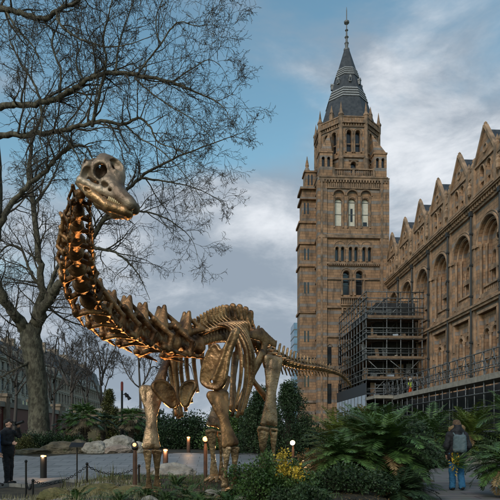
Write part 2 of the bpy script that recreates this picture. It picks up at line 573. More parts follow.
def build_world():
    nt = W.node_tree
    N, L = nt.nodes, nt.links
    bg = N['Background']
    sky = N.new('ShaderNodeTexSky')
    sky.sky_type = 'NISHITA'
    sky.sun_disc = False
    sky.sun_elevation = R(SUN_EL)
    sky.sun_rotation = R(SUN_ROT)
    sky.altitude = 50
    sky.air_density = 1.4
    sky.dust_density = 1.0
    sky.ozone_density = 2.0
    tc = N.new('ShaderNodeTexCoord')
    gen = tc.outputs['Generated']

    def noise(scale, st, detail, rough, off=(0, 0, 0), dist=0.0):
        mp = N.new('ShaderNodeMapping')
        mp.inputs['Scale'].default_value = st
        mp.inputs['Location'].default_value = off
        L.new(gen, mp.inputs['Vector'])
        nz = N.new('ShaderNodeTexNoise')
        nz.inputs['Scale'].default_value = scale
        nz.inputs['Detail'].default_value = detail
        nz.inputs['Roughness'].default_value = rough
        nz.inputs['Distortion'].default_value = dist
        L.new(mp.outputs[0], nz.inputs['Vector'])
        return nz.outputs['Fac']

    def mr(x, a, b, c=0.0, d=1.0):
        n = N.new('ShaderNodeMapRange')
        n.interpolation_type = 'SMOOTHSTEP'
        n.inputs['From Min'].default_value = a; n.inputs['From Max'].default_value = b
        n.inputs['To Min'].default_value = c; n.inputs['To Max'].default_value = d
        L.new(x, n.inputs['Value'])
        return n.outputs['Result']

    def mth(op, x, y):
        n = N.new('ShaderNodeMath'); n.operation = op
        for i, q in enumerate((x, y)):
            if isinstance(q, (int, float)):
                n.inputs[i].default_value = q
            else:
                L.new(q, n.inputs[i])
        return n.outputs[0]

    def blob(u, v, rad, sq=1.0):
        """soft spot of cloud round one direction of the sky"""
        d = (P(u, v, 1.0) - Vector((0, 0, H))).normalized()
        sub = N.new('ShaderNodeVectorMath'); sub.operation = 'SUBTRACT'
        L.new(gen, sub.inputs[0]); sub.inputs[1].default_value = d
        sc = N.new('ShaderNodeVectorMath'); sc.operation = 'MULTIPLY'
        L.new(sub.outputs[0], sc.inputs[0]); sc.inputs[1].default_value = (1, 1, sq)
        ln = N.new('ShaderNodeVectorMath'); ln.operation = 'LENGTH'
        L.new(sc.outputs[0], ln.inputs[0])
        return mr(ln.outputs['Value'], rad, 0.0)

    n1 = noise(2.3, (1, 1, 2.4), 9, .56, (3.1, .4, 1.7), .35)
    n2 = noise(4.2, (1, 1, 2.2), 10, .62, (.3, 2.2, 5.1), .3)
    cover = mth('ADD', n1, mth('MULTIPLY', blob(440, 110, .33, 1.2), .20))
    cover = mth('ADD', cover, mth('MULTIPLY', blob(255, 218, .26, 2.2), .20))
    cover = mth('ADD', cover, mth('MULTIPLY', blob(235, 340, .45, 1.3), .28))
    cover = mth('ADD', cover, mth('MULTIPLY', blob(110, 420, .60, 1.2), .34))
    cover = mth('SUBTRACT', cover, mth('MULTIPLY', blob(285, 80, .3, 1.0), .13))
    cover = mth('SUBTRACT', cover, mth('MULTIPLY', blob(480, 15, .25, 1.0), .10))
    cov = mr(cover, .42, .70)
    n2 = mth('SUBTRACT', mth('MULTIPLY', n2, 1.5), .25)
    bright = mth('ADD', n2, mth('MULTIPLY', blob(262, 215, .19, 2.6), .34))
    bright = mth('ADD', bright, mth('MULTIPLY', blob(425, 100, .26, 1.3), .24))
    bright = mth('SUBTRACT', bright, mth('MULTIPLY', blob(230, 300, .28, 1.5), .14))
    br = mr(bright, .38, .95)
    cc = N.new('ShaderNodeMixRGB')
    cc.inputs['Color1'].default_value = (*CLOUD_LO, 1)
    cc.inputs['Color2'].default_value = (*CLOUD_HI, 1)
    L.new(br, cc.inputs['Fac'])
    sk = N.new('ShaderNodeMixRGB'); sk.blend_type = 'MULTIPLY'; sk.inputs['Fac'].default_value = 1
    L.new(sky.outputs[0], sk.inputs['Color1']); sk.inputs['Color2'].default_value = SKY_MUL
    mx = N.new('ShaderNodeMixRGB')
    L.new(cov, mx.inputs['Fac']); L.new(sk.outputs[0], mx.inputs['Color1']); L.new(cc.outputs[0], mx.inputs['Color2'])
    L.new(mx.outputs[0], bg.inputs['Color'])
    bg.inputs['Strength'].default_value = .1


SUN_EL, SUN_AZ = 34.0, 212.0         # azimuth measured clockwise from +Y
SUN_ROT = SUN_AZ
SKY_MUL = (1.12, 1.38, 1.24, 1)
CLOUD_LO = (2.55, 3.1, 3.75)
CLOUD_HI = (7.0, 7.3, 7.7)
build_world()

sl = bpy.data.lights.new('sun', 'SUN')
sl.energy = 1.3
sl.angle = R(24)
sl.color = (1.0, .925, .86)
so = bpy.data.objects.new('sun', sl)
COL.objects.link(so)
az, el = R(SUN_AZ), R(SUN_EL)
sd = Vector((math.sin(az) * math.cos(el), math.cos(az) * math.cos(el), math.sin(el)))
so.rotation_euler = sd.to_track_quat('Z', 'Y').to_euler()
so.location = sd * 100

cam = bpy.data.cameras.new('camera')
co = bpy.data.objects.new('camera', cam)
COL.objects.link(co)
co.location = (0, 0, H)
co.rotation_euler = (R(90), 0, -A)
cam.sensor_width = 36
cam.lens = 36 * FPX / 500
cam.shift_y = (V0 - 250) / 500
cam.clip_start = .1
cam.clip_end = 3000
scene.camera = co
scene.view_settings.view_transform = 'Standard'
scene.view_settings.look = 'None'
scene.view_settings.gamma = 1
scene.view_settings.exposure = .28
scene.view_settings.use_curve_mapping = False

# ================================================================ ground
def build_ground():
    mb = MB()
    xs = sorted(set([-900, -500, -300, -200, -120, -80, -60, -45, -30, -20] + [x * .35 for x in range(-45, 50)] + [20, 30, 45, 60, 90, 150, 300, 600, 900]))
    ys = sorted(set([-40, -20, -8, 0, 3, 5] + [5.5 + i * .35 for i in range(72)] + [32, 35, 40, 50, 70, 100, 150, 220, 320, 500, 900, 1500]))
    for y in ys:
        for x in xs:
            mb.v.append((x, y, gh(x, y)))
    nx = len(xs)
    for j in range(len(ys) - 1):
        for i in range(nx - 1):
            mb.f.append((j * nx + i, j * nx + i + 1, (j + 1) * nx + i + 1, (j + 1) * nx + i))
    o = mb.build('ground', M['soil'], smooth_=True)
    tag(o, kind='structure')

    # paved path behind the planting bed, following the rise of the ground
    def strip(name, rows, mat, lift):
        mb = MB()
        n = len(rows[0])
        for r in rows:
            for p in r:
                mb.v.append((p.x, p.y, gh(p.x, p.y) + lift))
        for j in range(len(rows) - 1):
            for i in range(n - 1):
                mb.f.append((j * n + i, j * n + i + 1, (j + 1) * n + i + 1, (j + 1) * n + i))
        tag(mb.build(name, mat, smooth_=True), kind='structure')
    rows = []
    for k in range(30):
        t = k / 29
        D = 17.0 + t * 10.8
        u1 = 300 + 10 * t
        row = []
        for i in range(60):
            u = -340 + (u1 + 340) * i / 59
            s = (u - U0) / FPX
            far = 25.3 + 1.2 * smooth(30, 130, u) + .35 * math.sin(u * .11)
            near = 15.2 + 1.8 * smooth(20, 75, u) + 1.6 * smooth(90, 190, u) + .3 * math.sin(u * .13)
            row.append(P(u, V0, near + (far - near) * t))
        rows.append(row)
    strip('path', rows, M['paving'], .02)
    rows = []
    ed = [(3.3, 11.0), (3.62, 12.4), (4.35, 14.6), (5.6, 18.0), (7.2, 22.4), (8.9, 26.6)]
    for s0, D0 in ed:
        row = []
        for i in range(10):
            s = s0 + (16 - s0) * i / 9
            p = P(U0 + s / D0 * FPX, V0, D0)
            row.append(p)
        rows.append(row)
    strip('boardwalk', rows, M['deck'], .05)
    mb = MB()
    mb.box((-36, 20, .0), (-22, 420, .63))
    tag(mb.build('road', M['asphalt']), kind='structure')


build_ground()
# ================================================================ museum
class Wall:
    """a wall plane: a runs along it, h up, d out of it"""
    def __init__(self, o, adir, out):
        self.o, self.a, self.n = Vector(o), Vector(adir).normalized(), Vector(out).normalized()

    def __call__(self, a, h, d=0.0):
        return self.o + self.a * a + self.n * d + Vector((0, 0, h))

    def rect(self, mb, a0, a1, h0, h1, d=0.0):
        mb.poly([self(a0, h0, d), self(a1, h0, d), self(a1, h1, d), self(a0, h1, d)])

    def box(self, mb, a0, a1, h0, h1, d0, d1):
        mb.obox(self((a0 + a1) / 2, (h0 + h1) / 2, (d0 + d1) / 2), self.a * (a1 - a0) / 2, self.n * (d1 - d0) / 2, Vector((0, 0, (h1 - h0) / 2)))

    def outline(self, c, hw, hb, hs, n=12, square=False):
        if square:
            return [(c - hw, hb), (c - hw, hs), (c + hw, hs), (c + hw, hb)]
        pts = [(c - hw, hb)]
        for i in range(n + 1):
            t = math.pi * (1 - i / n)
            pts.append((c + hw * math.cos(t), hs + hw * math.sin(t)))
        pts.append((c + hw, hb))
        return pts

    def cell(self, mb, a0, a1, h0, h1, d, c, hw, hb, hs, depth=0.0, n=12, square=False):
        """rectangle with one arched (or square) opening and its reveal"""
        o = self.outline(c, hw, hb, hs, n, square)
        self.rect(mb, a0, c - hw, h0, h1, d)
        self.rect(mb, c + hw, a1, h0, h1, d)
        if hb > h0:
            self.rect(mb, c - hw, c + hw, h0, hb, d)
        for i in range(1, len(o) - 2):
            p, q = o[i], o[i + 1]
            mb.poly([self(p[0], p[1], d), self(q[0], q[1], d), self(q[0], h1, d), self(p[0], h1, d)])
        self.reveal(mb, o, d, depth)

    def reveal(self, mb, o, d, depth):
        if depth <= 0:
            return
        m = len(o)
        for i in range(m):
            p, q = o[i], o[(i + 1) % m]
            mb.poly([self(p[0], p[1], d), self(p[0], p[1], d - depth), self(q[0], q[1], d - depth), self(q[0], q[1], d)])

    def annulus(self, mb, o1, o2, d):
        for i in range(len(o1) - 1):
            p, q, r, s = o1[i], o1[i + 1], o2[i + 1], o2[i]
            mb.poly([self(p[0], p[1], d), self(q[0], q[1], d), self(r[0], r[1], d), self(s[0], s[1], d)])
        p, q, r, s = o1[-1], o1[0], o2[0], o2[-1]
        mb.poly([self(p[0], p[1], d), self(q[0], q[1], d), self(r[0], r[1], d), self(s[0], s[1], d)])

    def column(self, mb, a, d, h0, h1, r, n=8):
        p = self(a, h0, d)
        L = h1 - h0
        mb.lathe(p, [(r * 1.5, 0), (r * 1.5, .12), (r, .2), (r, L - .3), (r * 1.2, L - .26), (r * 1.7, L - .06), (r * 1.7, L)], n)

    def arch_roll(self, mb, c, hw, hs, d, r, n=14):
        mb.tube([self(c + hw * math.cos(math.pi * (1 - i / n)), hs + hw * math.sin(math.pi * (1 - i / n)), d) for i in range(n + 1)], r, 6)

    def window(self, parent, c, hw, hb, hs, d, gm, bars=2, square=False, mull=False):
        """glazed light: frame part with its pane"""
        fr = MB()
        o = self.outline(c, hw + .02, hb - .02, hs, 10, square)
        pts = [self(p[0], p[1], d + .04) for p in o]
        fr.tube(pts + [pts[0]], .045, 4, caps=False)
        top = hs if square else hs
        for k in range(1, bars + 1):
            h = hb + (top - hb) * k / (bars + (1 if square else .0) or 1)
            fr.beam(self(c - hw, h, d + .04), self(c + hw, h, d + .04), .05)
        if mull:
            fr.beam(self(c, hb, d + .04), self(c, hs + (0 if square else hw), d + .04), .05)
        f = fr.build('window', M['lead'], parent)
        pn = MB()
        pn.poly([self(p[0], p[1], d) for p in o])
        pn.build('pane', gm, f)
        return f


def balustrade(w, mb, a0, a1, h0, h1, d, step=.3):
    w.box(mb, a0, a1, h0, h0 + .14, d - .14, d + .14)
    w.box(mb, a0, a1, h1 - .16, h1, d - .16, d + .16)
    n = int((a1 - a0) / step)
    for i in range(n + 1):
        a = a0 + (a1 - a0) * i / n
        mb.lathe(w(a, h0 + .14, d), [(.05, 0), (.09, (h1 - h0) * .3), (.045, (h1 - h0) * .55), (.07, h1 - h0 - .3)], 6)


FX = 22.0
wing = thing('museum_wing', 'long terracotta museum wing with a row of pointed gables over round arched windows', 'museum building', (FX, 50, 0))
WW = Wall((FX, 0, 0), (0, 1, 0), (-1, 0, 0))
BAY0, BAYW = 44.9, 5.0


def build_wing():
    wall = MB()      # terracotta wall faces
    tr = MB()        # ledges, pilasters
    Y0 = BAY0 - 2.5 * BAYW
    Y1 = 72.1
    for n in range(-2, 6):
        c = BAY0 + BAYW * n
        a0, a1 = c - 2.5, c + 2.5
        if n == 5:
            a1 = 72.1
        WW.rect(wall, a0, a1, 0, 4.6, 0)
        # lower storey: square headed recess
        WW.cell(wall, a0, a1, 4.6, 12.2, 0, c, 1.5, 5.2, 11.7, .32, square=True)
        for s in (-1, 1):
            ci = c + s * .72
            WW.cell(wall, c - 1.5 if s < 0 else c, c if s < 0 else c + 1.5, 5.2, 11.7, -.32, ci, .45, 6.0, 9.9, .5)
            WW.window(wing, ci, .45, 6.0, 9.9, -.82, M['glass_dark'], 2)
        col = MB()
        for s in (-1, 0, 1):
            WW.column(col, c + s * 1.36, -.2, 5.25, 10.0, .12)
        for s in (-1, 1):
            WW.arch_roll(col, c + s * .72, .55, 9.9, -.28, .09)
            WW.arch_roll(col, c + s * .72, .68, 9.9, -.3, .05)
        WW.box(col, c - 1.5, c + 1.5, 7.9, 8.12, -.32, -.18)
        WW.box(col, c - 1.75, c + 1.75, 11.72, 11.95, 0, .14)
        WW.box(col, c - 1.75, c - 1.55, 9.2, 11.72, 0, .10)
        WW.box(col, c + 1.55, c + 1.75, 9.2, 11.72, 0, .10)
        for s in (-1, 1):
            WW.box(col, c + s * .72 - .12, c + s * .72 + .12, 10.7, 11.2, -.32, -.2)
        col.build('window_surround', M['trim'], wing)
        # upper storey: tall round arch in stepped orders
        WW.cell(wall, a0, a1, 12.6, 20.6, 0, c, 1.8, 13.0, 17.7, .34, n=18)
        o1 = WW.outline(c, 1.8, 13.0, 17.7, 18)
        o2 = WW.outline(c, 1.5, 13.2, 17.7, 18)
        WW.annulus(wall, o1, o2, -.34)
        WW.reveal(wall, o2, -.34, .34)
        o3 = WW.outline(c, 1.25, 13.4, 17.7, 18)
        WW.annulus(wall, o2, o3, -.68)
        WW.reveal(wall, o3, -.68, .26)
        # tracery wall inside the arch
        for s in (-1, 1):
            lo, hi = (c - 1.25, c) if s < 0 else (c, c + 1.25)
            ci = c + s * .6
            WW.cell(wall, lo, hi, 13.4, 17.3, -.94, ci, .4, 13.9, 16.5, .3)
            WW.window(wing, ci, .4, 13.9, 16.5, -1.24, M['glass_dark'], 3)
        # head of the tracery with a small round light
        hd = WW.outline(c, 1.25, 17.3, 17.7, 18)
        k = len(hd)
        cen = (c, 18.0)
        inner = [(c + .33 * math.cos(math.pi * (1.25 - 1.5 * i / (k - 1))), 18.0 + .33 * math.sin(math.pi * (1.25 - 1.5 * i / (k - 1)))) for i in range(k)]
        for i in range(k - 1):
            p, q, r, s_ = hd[i], hd[i + 1], inner[i + 1], inner[i]
            wall.poly([WW(*p, -.94), WW(*q, -.94), WW(*r, -.94), WW(*s_, -.94)])
        wall.poly([WW(*hd[-1], -.94), WW(*hd[0], -.94), WW(*inner[0], -.94), WW(*inner[-1], -.94)])
        rw = MB()
        rw.poly([WW(c + .36 * math.cos(2 * math.pi * i / 14), 18.0 + .36 * math.sin(2 * math.pi * i / 14), -1.1) for i in range(14)])
        rw.build('round_window', M['glass_dark'], wing)
        sur = MB()
        WW.arch_roll(sur, c, 1.9, 17.7, .04, .11, 20)
        WW.arch_roll(sur, c, 1.65, 17.7, -.32, .09, 20)
        WW.arch_roll(sur, c, 1.36, 17.7, -.66, .08, 20)
        WW.arch_roll(sur, c, 2.12, 17.7, .0, .06, 20)
        for s in (-1, 1):
            WW.column(sur, c + s * 1.64, -.18, 13.1, 17.7, .12)
            WW.column(sur, c + s * 1.36, -.54, 13.3, 17.7, .1)
            WW.arch_roll(sur, c + s * .6, .5, 16.5, -.9, .07)
            WW.column(sur, c + s * 1.12, -.86, 13.5, 16.5, .08)
            WW.box(sur, c + s * 2.0 - .3, c + s * 2.0 + .3, 17.5, 17.78, 0, .13)
        WW.column(sur, c, -.8, 13.5, 17.0, .13)
        sur.tube([WW(c + .4 * math.cos(2 * math.pi * i / 16), 18.0 + .4 * math.sin(2 * math.pi * i / 16), -.92) for i in range(17)], .07, 6, caps=False)
        WW.box(sur, c - 1.25, c + 1.25, 15.35, 15.75, -.94, -.72)
        WW.box(sur, c - 1.4, c + 1.4, 13.0, 13.35, -.5, -.02)
        balustrade(WW, sur, c - 1.4, c + 1.4, 13.35, 14.1, -.4, .28)
        sur.build('window_surround', M['trim'], wing)
        # attic wall and gable
        WW.rect(wall, a0, a1, 21.4, 22.6, 0)
        gab = MB()
        g = .22
        for s in (-1, 1):
            lo, hi = (c - 1.75, c) if s < 0 else (c, c + 1.75)
            WW.cell(gab, lo, hi, 21.4, 24.3, g, c + s * .62, .34, 21.9, 23.5, .5)
        gab.poly([WW(c - 1.75, 24.3, g), WW(c + 1.75, 24.3, g), WW(c, 26.7, g)])
        for s in (-1, 1):
            gab.poly([WW(c + s * 1.75, 21.4, g), WW(c + s * 1.75, 21.4, -3.5), WW(c + s * 1.75, 24.3, -3.5), WW(c + s * 1.75, 24.3, g)])
        gb = gab.build('gable', M['stone'], wing)
        gw = MB()
        for s in (-1, 1):
            o = WW.outline(c + s * .62, .36, 21.85, 23.5, 10)
            gw.poly([WW(p[0], p[1], g - .4) for p in o])
        gw.build('gable_window', M['glass_dark'], gb)
        gt = MB()
        for s in (-1, 1):
            p, q = WW(c + s * 2.0, 24.05, g), WW(c, 26.95, g)
            gt.beam(p, q, .34, .24)
            WW.box(gt, c + s * 1.95 - .22, c + s * 1.95 + .22, 21.4, 24.25, 0, g + .2)
            pk = WW(c + s * 1.95, 24.25, g)
            gt.lathe(pk, [(.2, 0), (.22, .25), (.12, .4), (.16, .55), (.02, .95)], 6)
            WW.arch_roll(gt, c + s * .62, .44, 23.5, g + .02, .07)
            WW.column(gt, c + s * 1.05, g + .03, 21.8, 23.5, .07, 6)
        WW.column(gt, c, g + .03, 21.8, 23.5, .08, 6)
        WW.box(gt, c - 1.75, c + 1.75, 24.1, 24.3, g, g + .14)
        WW.box(gt, c - 1.75, c + 1.75, 21.6, 21.8, g, g + .3)
        gt.tube([WW(c + .33 * math.cos(2 * math.pi * i / 12), 25.1 + .33 * math.sin(2 * math.pi * i / 12), g + .03) for i in range(13)], .08, 5, caps=False)
        gt.lathe(WW(c, 26.7, g), [(.2, 0), (.22, .2), (.12, .3), (.16, .4), (.03, .55)], 6)
        gt.build('gable_trim', M['trim'], gb)
        rf = MB()
        for s in (-1, 1):
            e, k_ = WW(c + s * 1.9, 24.2, g - .1), WW(c, 26.6, g - .1)
            rf.poly([e, k_, k_ + Vector((6, 0, 0)), e + Vector((3.2, 0, 0))])
        rf.build('gable_roof', M['slate'], gb)
        # parapet figures between the gables
        pf = MB()
        WW.box(pf, a1 - .55, a1 + .55, 21.4, 23.6, -.25, .3)
        WW.box(pf, a1 - .62, a1 + .62, 23.6, 23.8, -.3, .36)
        pf.lathe(WW(a1, 23.8, .05), [(.34, 0), (.3, .3), (.16, .5), (.3, .75), (.26, 1.05), (.1, 1.25), (.16, 1.4), (.02, 1.6)], 7)
        for s in (-1, 1):
            WW.box(pf, a1 + s * .62 - .12, a1 + s * .62 + .12, 21.4, 22.9, 0, .2)
        pf.lathe(WW(a1, 22.1, .42), [(.05, 0), (.2, .15), (.16, .5), (.22, .7), (.1, .95), (.14, 1.05), (.02, 1.2)], 6)
        pf.build('parapet_figure', M['trim'], wing)
        # pier and drainpipe between the bays
        WW.box(tr, a1 - .28, a1 + .28, 4.6, 20.6, 0, .16)
        WW.box(tr, a1 - .36, a1 + .36, 17.5, 17.8, 0, .26)
        WW.box(tr, a1 - .36, a1 + .36, 4.6, 5.0, 0, .26)
        pp = MB()
        pp.tube([WW(a1 - .0, 4.0, .3), WW(a1, 20.9, .3)], .09, 8)
        WW.box(pp, a1 - .16, a1 + .16, 20.4, 20.8, .17, .46)
        for h in (6.5, 9.4, 13.4, 16.1, 18.8):
            WW.box(pp, a1 - .13, a1 + .13, h, h + .16, .17, .42)
        pp.build('drainpipe', M['pipe'], wing)
    wall.build('wall', M['stone'], wing)
    a0, a1 = Y0, Y1
    WW.box(tr, a0, a1, 4.3, 4.6, 0, .3)
    WW.box(tr, a0, a1, 12.2, 12.42, 0, .3)
    WW.box(tr, a0, a1, 12.42, 12.6, 0, .42)
    WW.box(tr, a0, a1, 20.6, 20.82, 0, .22)
    WW.box(tr, a0, a1, 21.12, 21.26, -.2, .55)
    WW.box(tr, a0, a1, 21.26, 21.4, -.2, .66)
    k = int((a1 - a0) / .42)
    for i in range(k):
        a = a0 + .21 + i * .42
        WW.box(tr, a - .1, a + .1, 20.82, 21.12, 0, .42)
    WW.box(tr, a0, a1, 22.6, 22.85, -.15, .16)
    tr.build('cornice', M['trim'], wing)
    rf = MB()
    x0, x1, x2 = FX + .3, FX + 3.2, FX + 12
    for (xa, za, xb, zb) in ((x0, 22.5, x1, 26.0), (x1, 26.0, x1 + 4, 26.4), (x1 + 4, 26.4, x2, 22)):
        rf.poly([(xa, a0, za), (xb, a0, zb), (xb, a1 + 8, zb), (xa, a1 + 8, za)])
    rf.poly([(x0, a0, 22.5), (x1, a0, 26.0), (x1 + 4, a0, 26.4), (x2, a0, 22), (x2, a0, 0), (x0, a0, 0)])
    rf.build('roof', M['slate'], wing)


build_wing()

# ---------------------------------------------------------------- tower
TY = 72.1
tower = thing('museum_tower', 'tall square terracotta museum tower with an octagonal lantern and banded slate spire', 'tower', (17, TY + 4.5, 0))
TF = Wall((0, TY, 0), (1, 0, 0), (0, -1, 0))
TL = Wall((12.9, 0, 0), (0, 1, 0), (-1, 0, 0))
TR = Wall((21.75, 0, 0), (0, 1, 0), (1, 0, 0))


def build_tower():
    wl, tr = MB(), MB()
    opens = []

    def DK():
        opens.append(MB())
        return opens[-1]
    T1 = TY + 9.2
    TF.rect(wl, 12.9, 21.75, 0, 18.2)
    # pair of arches
    for lo, hi, c in ((12.9, 17.3, 16.45), (17.3, 21.75, 18.15)):
        TF.cell(wl, lo, hi, 18.2, 23.8, 0, c, .45, 19.75, 22.45, .6)
        TF.window(tower, c, .45, 19.75, 22.45, -.6, M['glass_dark'], 2)
        TF.arch_roll(tr, c, .56, 22.45, .02, .09)
        TF.arch_roll(tr, c, .76, 22.45, .0, .07)
        for s in (-1, 1):
            TF.column(tr, c + s * .6, .06, 19.7, 22.45, .1)
    # three pairs of little arches
    cs = [15.2, 15.95, 16.98, 17.72, 18.76, 19.5]
    ed = [12.9, 15.575, 16.465, 17.35, 18.24, 19.13, 21.75]
    for i, c in enumerate(cs):
        TF.cell(wl, ed[i], ed[i + 1], 23.8, 27.2, 0, c, .23, 24.15, 25.75, .5)
        TF.window(tower, c, .23, 24.15, 25.75, -.5, M['glass_dark'], 1)
        TF.arch_roll(tr, c, .3, 25.75, .02, .06)
        for s in (-1, 1):
            TF.column(tr, c + s * .31, .05, 24.1, 25.75, .06, 6)
    for c in (15.58, 17.35, 19.13):
        TF.arch_roll(tr, c, .8, 25.95, .0, .06)
    # three big belfry windows with pale blinds
    cs = [15.44, 17.22, 19.0]
    ed = [12.9, 16.33, 18.11, 21.75]
    for i, c in enumerate(cs):
        TF.cell(wl, ed[i], ed[i + 1], 27.2, 34.9, 0, c, .72, 28.4, 32.65, .3, n=14)
        o1 = TF.outline(c, .72, 28.4, 32.65, 14)
        o2 = TF.outline(c, .44, 28.85, 32.0, 14)
        TF.annulus(wl, o1, o2, -.3)
        TF.reveal(wl, o2, -.3, .3)
        f = TF.window(tower, c, .44, 28.85, 32.0, -.6, M['blind'], 2)
        TF.arch_roll(tr, c, .8, 32.65, .03, .09)
        TF.arch_roll(tr, c, .52, 32.05, -.28, .07)
        for s in (-1, 1):
            TF.column(tr, c + s * .6, -.14, 28.5, 32.65, .1)
    b = MB()
    TF.box(b, 18.75, 19.25, 28.9, 29.45, -.58, -.5)
    b.build('louvre_panel', M['glass_dark'], tower)
    b = MB()
    TF.box(b, 17.08, 17.36, 29.5, 31.2, -.59, -.55)
    b.build('louvre_panel', M['glass_dark'], tower)
    for (a, c) in ((12.9, 13.85), (20.8, 21.75)):
        TF.box(wl, a, c, 0, 27.2, 0, .25)
        TF.box(wl, a, c, 27.2, 34.9, 0, .18)
        TF.box(tr, a + .1, a + .35, 0, 34.6, .25, .32)
    for h0, h1, d in ((4.5, 4.9, .4), (9.6, 9.85, .3), (14.2, 14.4, .32), (18.0, 18.3, .4), (21.7, 21.88, .3), (23.72, 23.95, .42), (27.1, 27.4, .5), (27.4, 27.55, .35), (34.6, 34.9, .45), (34.9, 35.05, .6), (33.55, 33.68, .28)):
        d *= .6
        TF.box(tr, 12.82, 21.83, h0, h1, 0, d)
        TL.box(tr, TY - .1, T1, h0, h1, 0, d)
        TR.box(tr, TY - .1, T1, h0, h1, 0, d)
    for i in range(27):
        a = 14.1 + i * .25
        TF.box(tr, a - .06, a + .06, 23.5, 23.72, 0, .3)
        TF.box(tr, a - .08, a + .08, 33.7, 34.3, 0, .16)
    for i in range(24):
        TF.box(tr, 13.0 + i * .375 - .1, 13.0 + i * .375 + .1, 34.3, 34.6, 0, .3)
    balustrade(TF, tr, 15.6, 19.0, 18.3, 19.4, .3, .28)
    for i in range(6):
        TF.box(tr, 15.75 + i * .6, 15.95 + i * .6, 17.3, 18.0, 0, .32)
        TF.arch_roll(tr, 16.15 + i * .6, .2, 17.55, .1, .07, 6)
    # sides
    for w, flip in ((TL, 0), (TR, 1)):
        w.rect(wl, TY, T1, 0, 34.9)
        w.box(wl, TY - .2, TY + 1.0, 0, 34.9, 0, .28)
        w.box(wl, T1 - 1.0, T1, 0, 34.9, 0, .28)
        for c in (TY + 3, TY + 4.7, TY + 6.4):
            w.box(DK(), c - .42, c + .42, 28.8, 32.0, .0, .03)
            w.arch_roll(tr, c, .5, 32.0, .05, .1)
            w.box(DK(), c - .4, c + .4, 19.7, 22.4, .0, .03)
            w.box(DK(), c - .4, c + .4, 10.7, 13.4, .0, .03)
    wl.poly([(12.9, T1, 0), (21.75, T1, 0), (21.75, T1, 34.9), (12.9, T1, 34.9)])
    wl.box((12.9, TY, 34.86), (21.75, T1, 34.9))
    # low windows in the plain shaft
    for c in (14.2, 15.6):
        TF.box(DK(), c - .25, c + .25, 10.6, 13.0, .0, .03)
        TF.box(DK(), c - .25, c + .25, 5.6, 8.2, .0, .03)
        TF.arch_roll(tr, c, .32, 13.0, .05, .07)
    # balcony
    bal = MB()
    balustrade(TF, bal, 14.7, 19.95, 35.05, 36.1, .15, .27)
    for a in (14.7, 17.3, 19.95):
        TF.box(bal, a - .14, a + .14, 35.05, 36.2, 0, .3)
    bal.build('balustrade', M['trim_dark'], tower)
    # corner turrets on the balcony level
    for cx, cy in ((13.75, TY + .85), (20.9, TY + .85), (13.75, T1 - .85), (20.9, T1 - .85)):
        tu = MB()
        w = Wall((0, cy - .85, 0), (1, 0, 0), (0, -1, 0))
        tu.box((cx - .85, cy - .83, 35.0), (cx + .85, cy + .85, 36.2))
        w2 = w
        for lo, hi, c in ((cx - .85, cx, cx - .36), (cx, cx + .85, cx + .36)):
            w2.cell(tu, lo, hi, 36.2, 38.2, 0, c, .2, 36.4, 37.5, .4, n=8)
        tu.box((cx - .85, cy - .45, 36.2), (cx + .85, cy + .85, 38.2))
        tu.box((cx - .93, cy - .93, 38.2), (cx + .93, cy + .93, 38.4))
        # weathered cap leaning in to the lantern
        ix = 1 if cx < 17 else -1
        iy = 1 if cy < TY + 3 else -1
        b0 = [(cx - .8, cy - .8, 38.4), (cx + .8, cy - .8, 38.4), (cx + .8, cy + .8, 38.4), (cx - .8, cy + .8, 38.4)]
        tp = (cx + ix * .7, cy + iy * .7, 41.6)
        for i in range(4):
            tu.poly([b0[i], b0[(i + 1) % 4], tp])
        tt = tu.build('corner_turret', M['stone_tower'], tower)
        dkm = MB()
        for c in (cx - .36, cx + .36):
            w2.rect(dkm, c - .22, c + .22, 36.35, 37.85, -.36)
        dkm.build('turret_opening', M['glass_dark'], tt)
        fi = MB()
        fi.lathe((cx, cy - .2, 38.65), [(.16, 0), (.2, .5), (.1, .7), (.14, .9), (.02, 1.5)], 6)
        fi.build('finial', M['trim_dark'], tt)
    # octagonal lantern
    CX, CY, AP = 17.5, TY + 4.6, 4.0
    side = 2 * AP * math.tan(math.pi / 8)
    for k in range(8):
        an = -math.pi / 2 + k * math.pi / 4
        nrm = Vector((math.cos(an), math.sin(an), 0))
        tan = Vector((-math.sin(an), math.cos(an), 0))
        w = Wall(Vector((CX, CY, 0)) + nrm * AP, tan, nrm)
        hs = side / 2
        # niche stage
        w.cell(wl, -hs, hs, 34.9, 38.0, 0, 0, .36, 35.9, 37.0, .4)
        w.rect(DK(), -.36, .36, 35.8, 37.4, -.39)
        w.arch_roll(tr, 0, .46, 37.0, .05, .1)
        w.box(tr, -.62, .62, 37.5, 37.62, 0, .15)
        w.box(tr, -hs - .02, hs + .02, 37.9, 38.15, -.1, .22)
        # lancet stage
        for lo, hi, c in ((-hs, 0, -.58), (0, hs, .58)):
            w.cell(wl, lo, hi, 38.15, 42.4, 0, c, .32, 38.7, 41.2, .5)
            w.rect(DK(), c - .33, c + .33, 38.6, 41.6, -.48)
            w.arch_roll(tr, c, .42, 41.2, .04, .09)
            w.arch_roll(tr, c, .58, 41.2, .02, .06)
            for s in (-1, 1):
                w.column(tr, c + s * .44, .06, 38.6, 41.2, .08, 6)
            w.box(tr, c - .3, c + .3, 39.8, 39.9, -.3, -.2)
        w.box(tr, -hs, hs, 41.95, 42.05, 0, .14)
        for i in range(9):
            a = -hs + .25 + i * (side - .5) / 8
            w.box(tr, a - .08, a + .08, 42.05, 42.4, 0, .16)
        w.box(tr, -hs - .06, hs + .06, 42.4, 42.55, -.3, .3)
        w.rect(wl, -hs, hs, 42.55, 43.2, .12)
        for i in range(7):
            a = -hs + .3 + i * (side - .6) / 6
            w.box(tr, a - .1, a + .1, 42.6, 43.1, .12, .18)
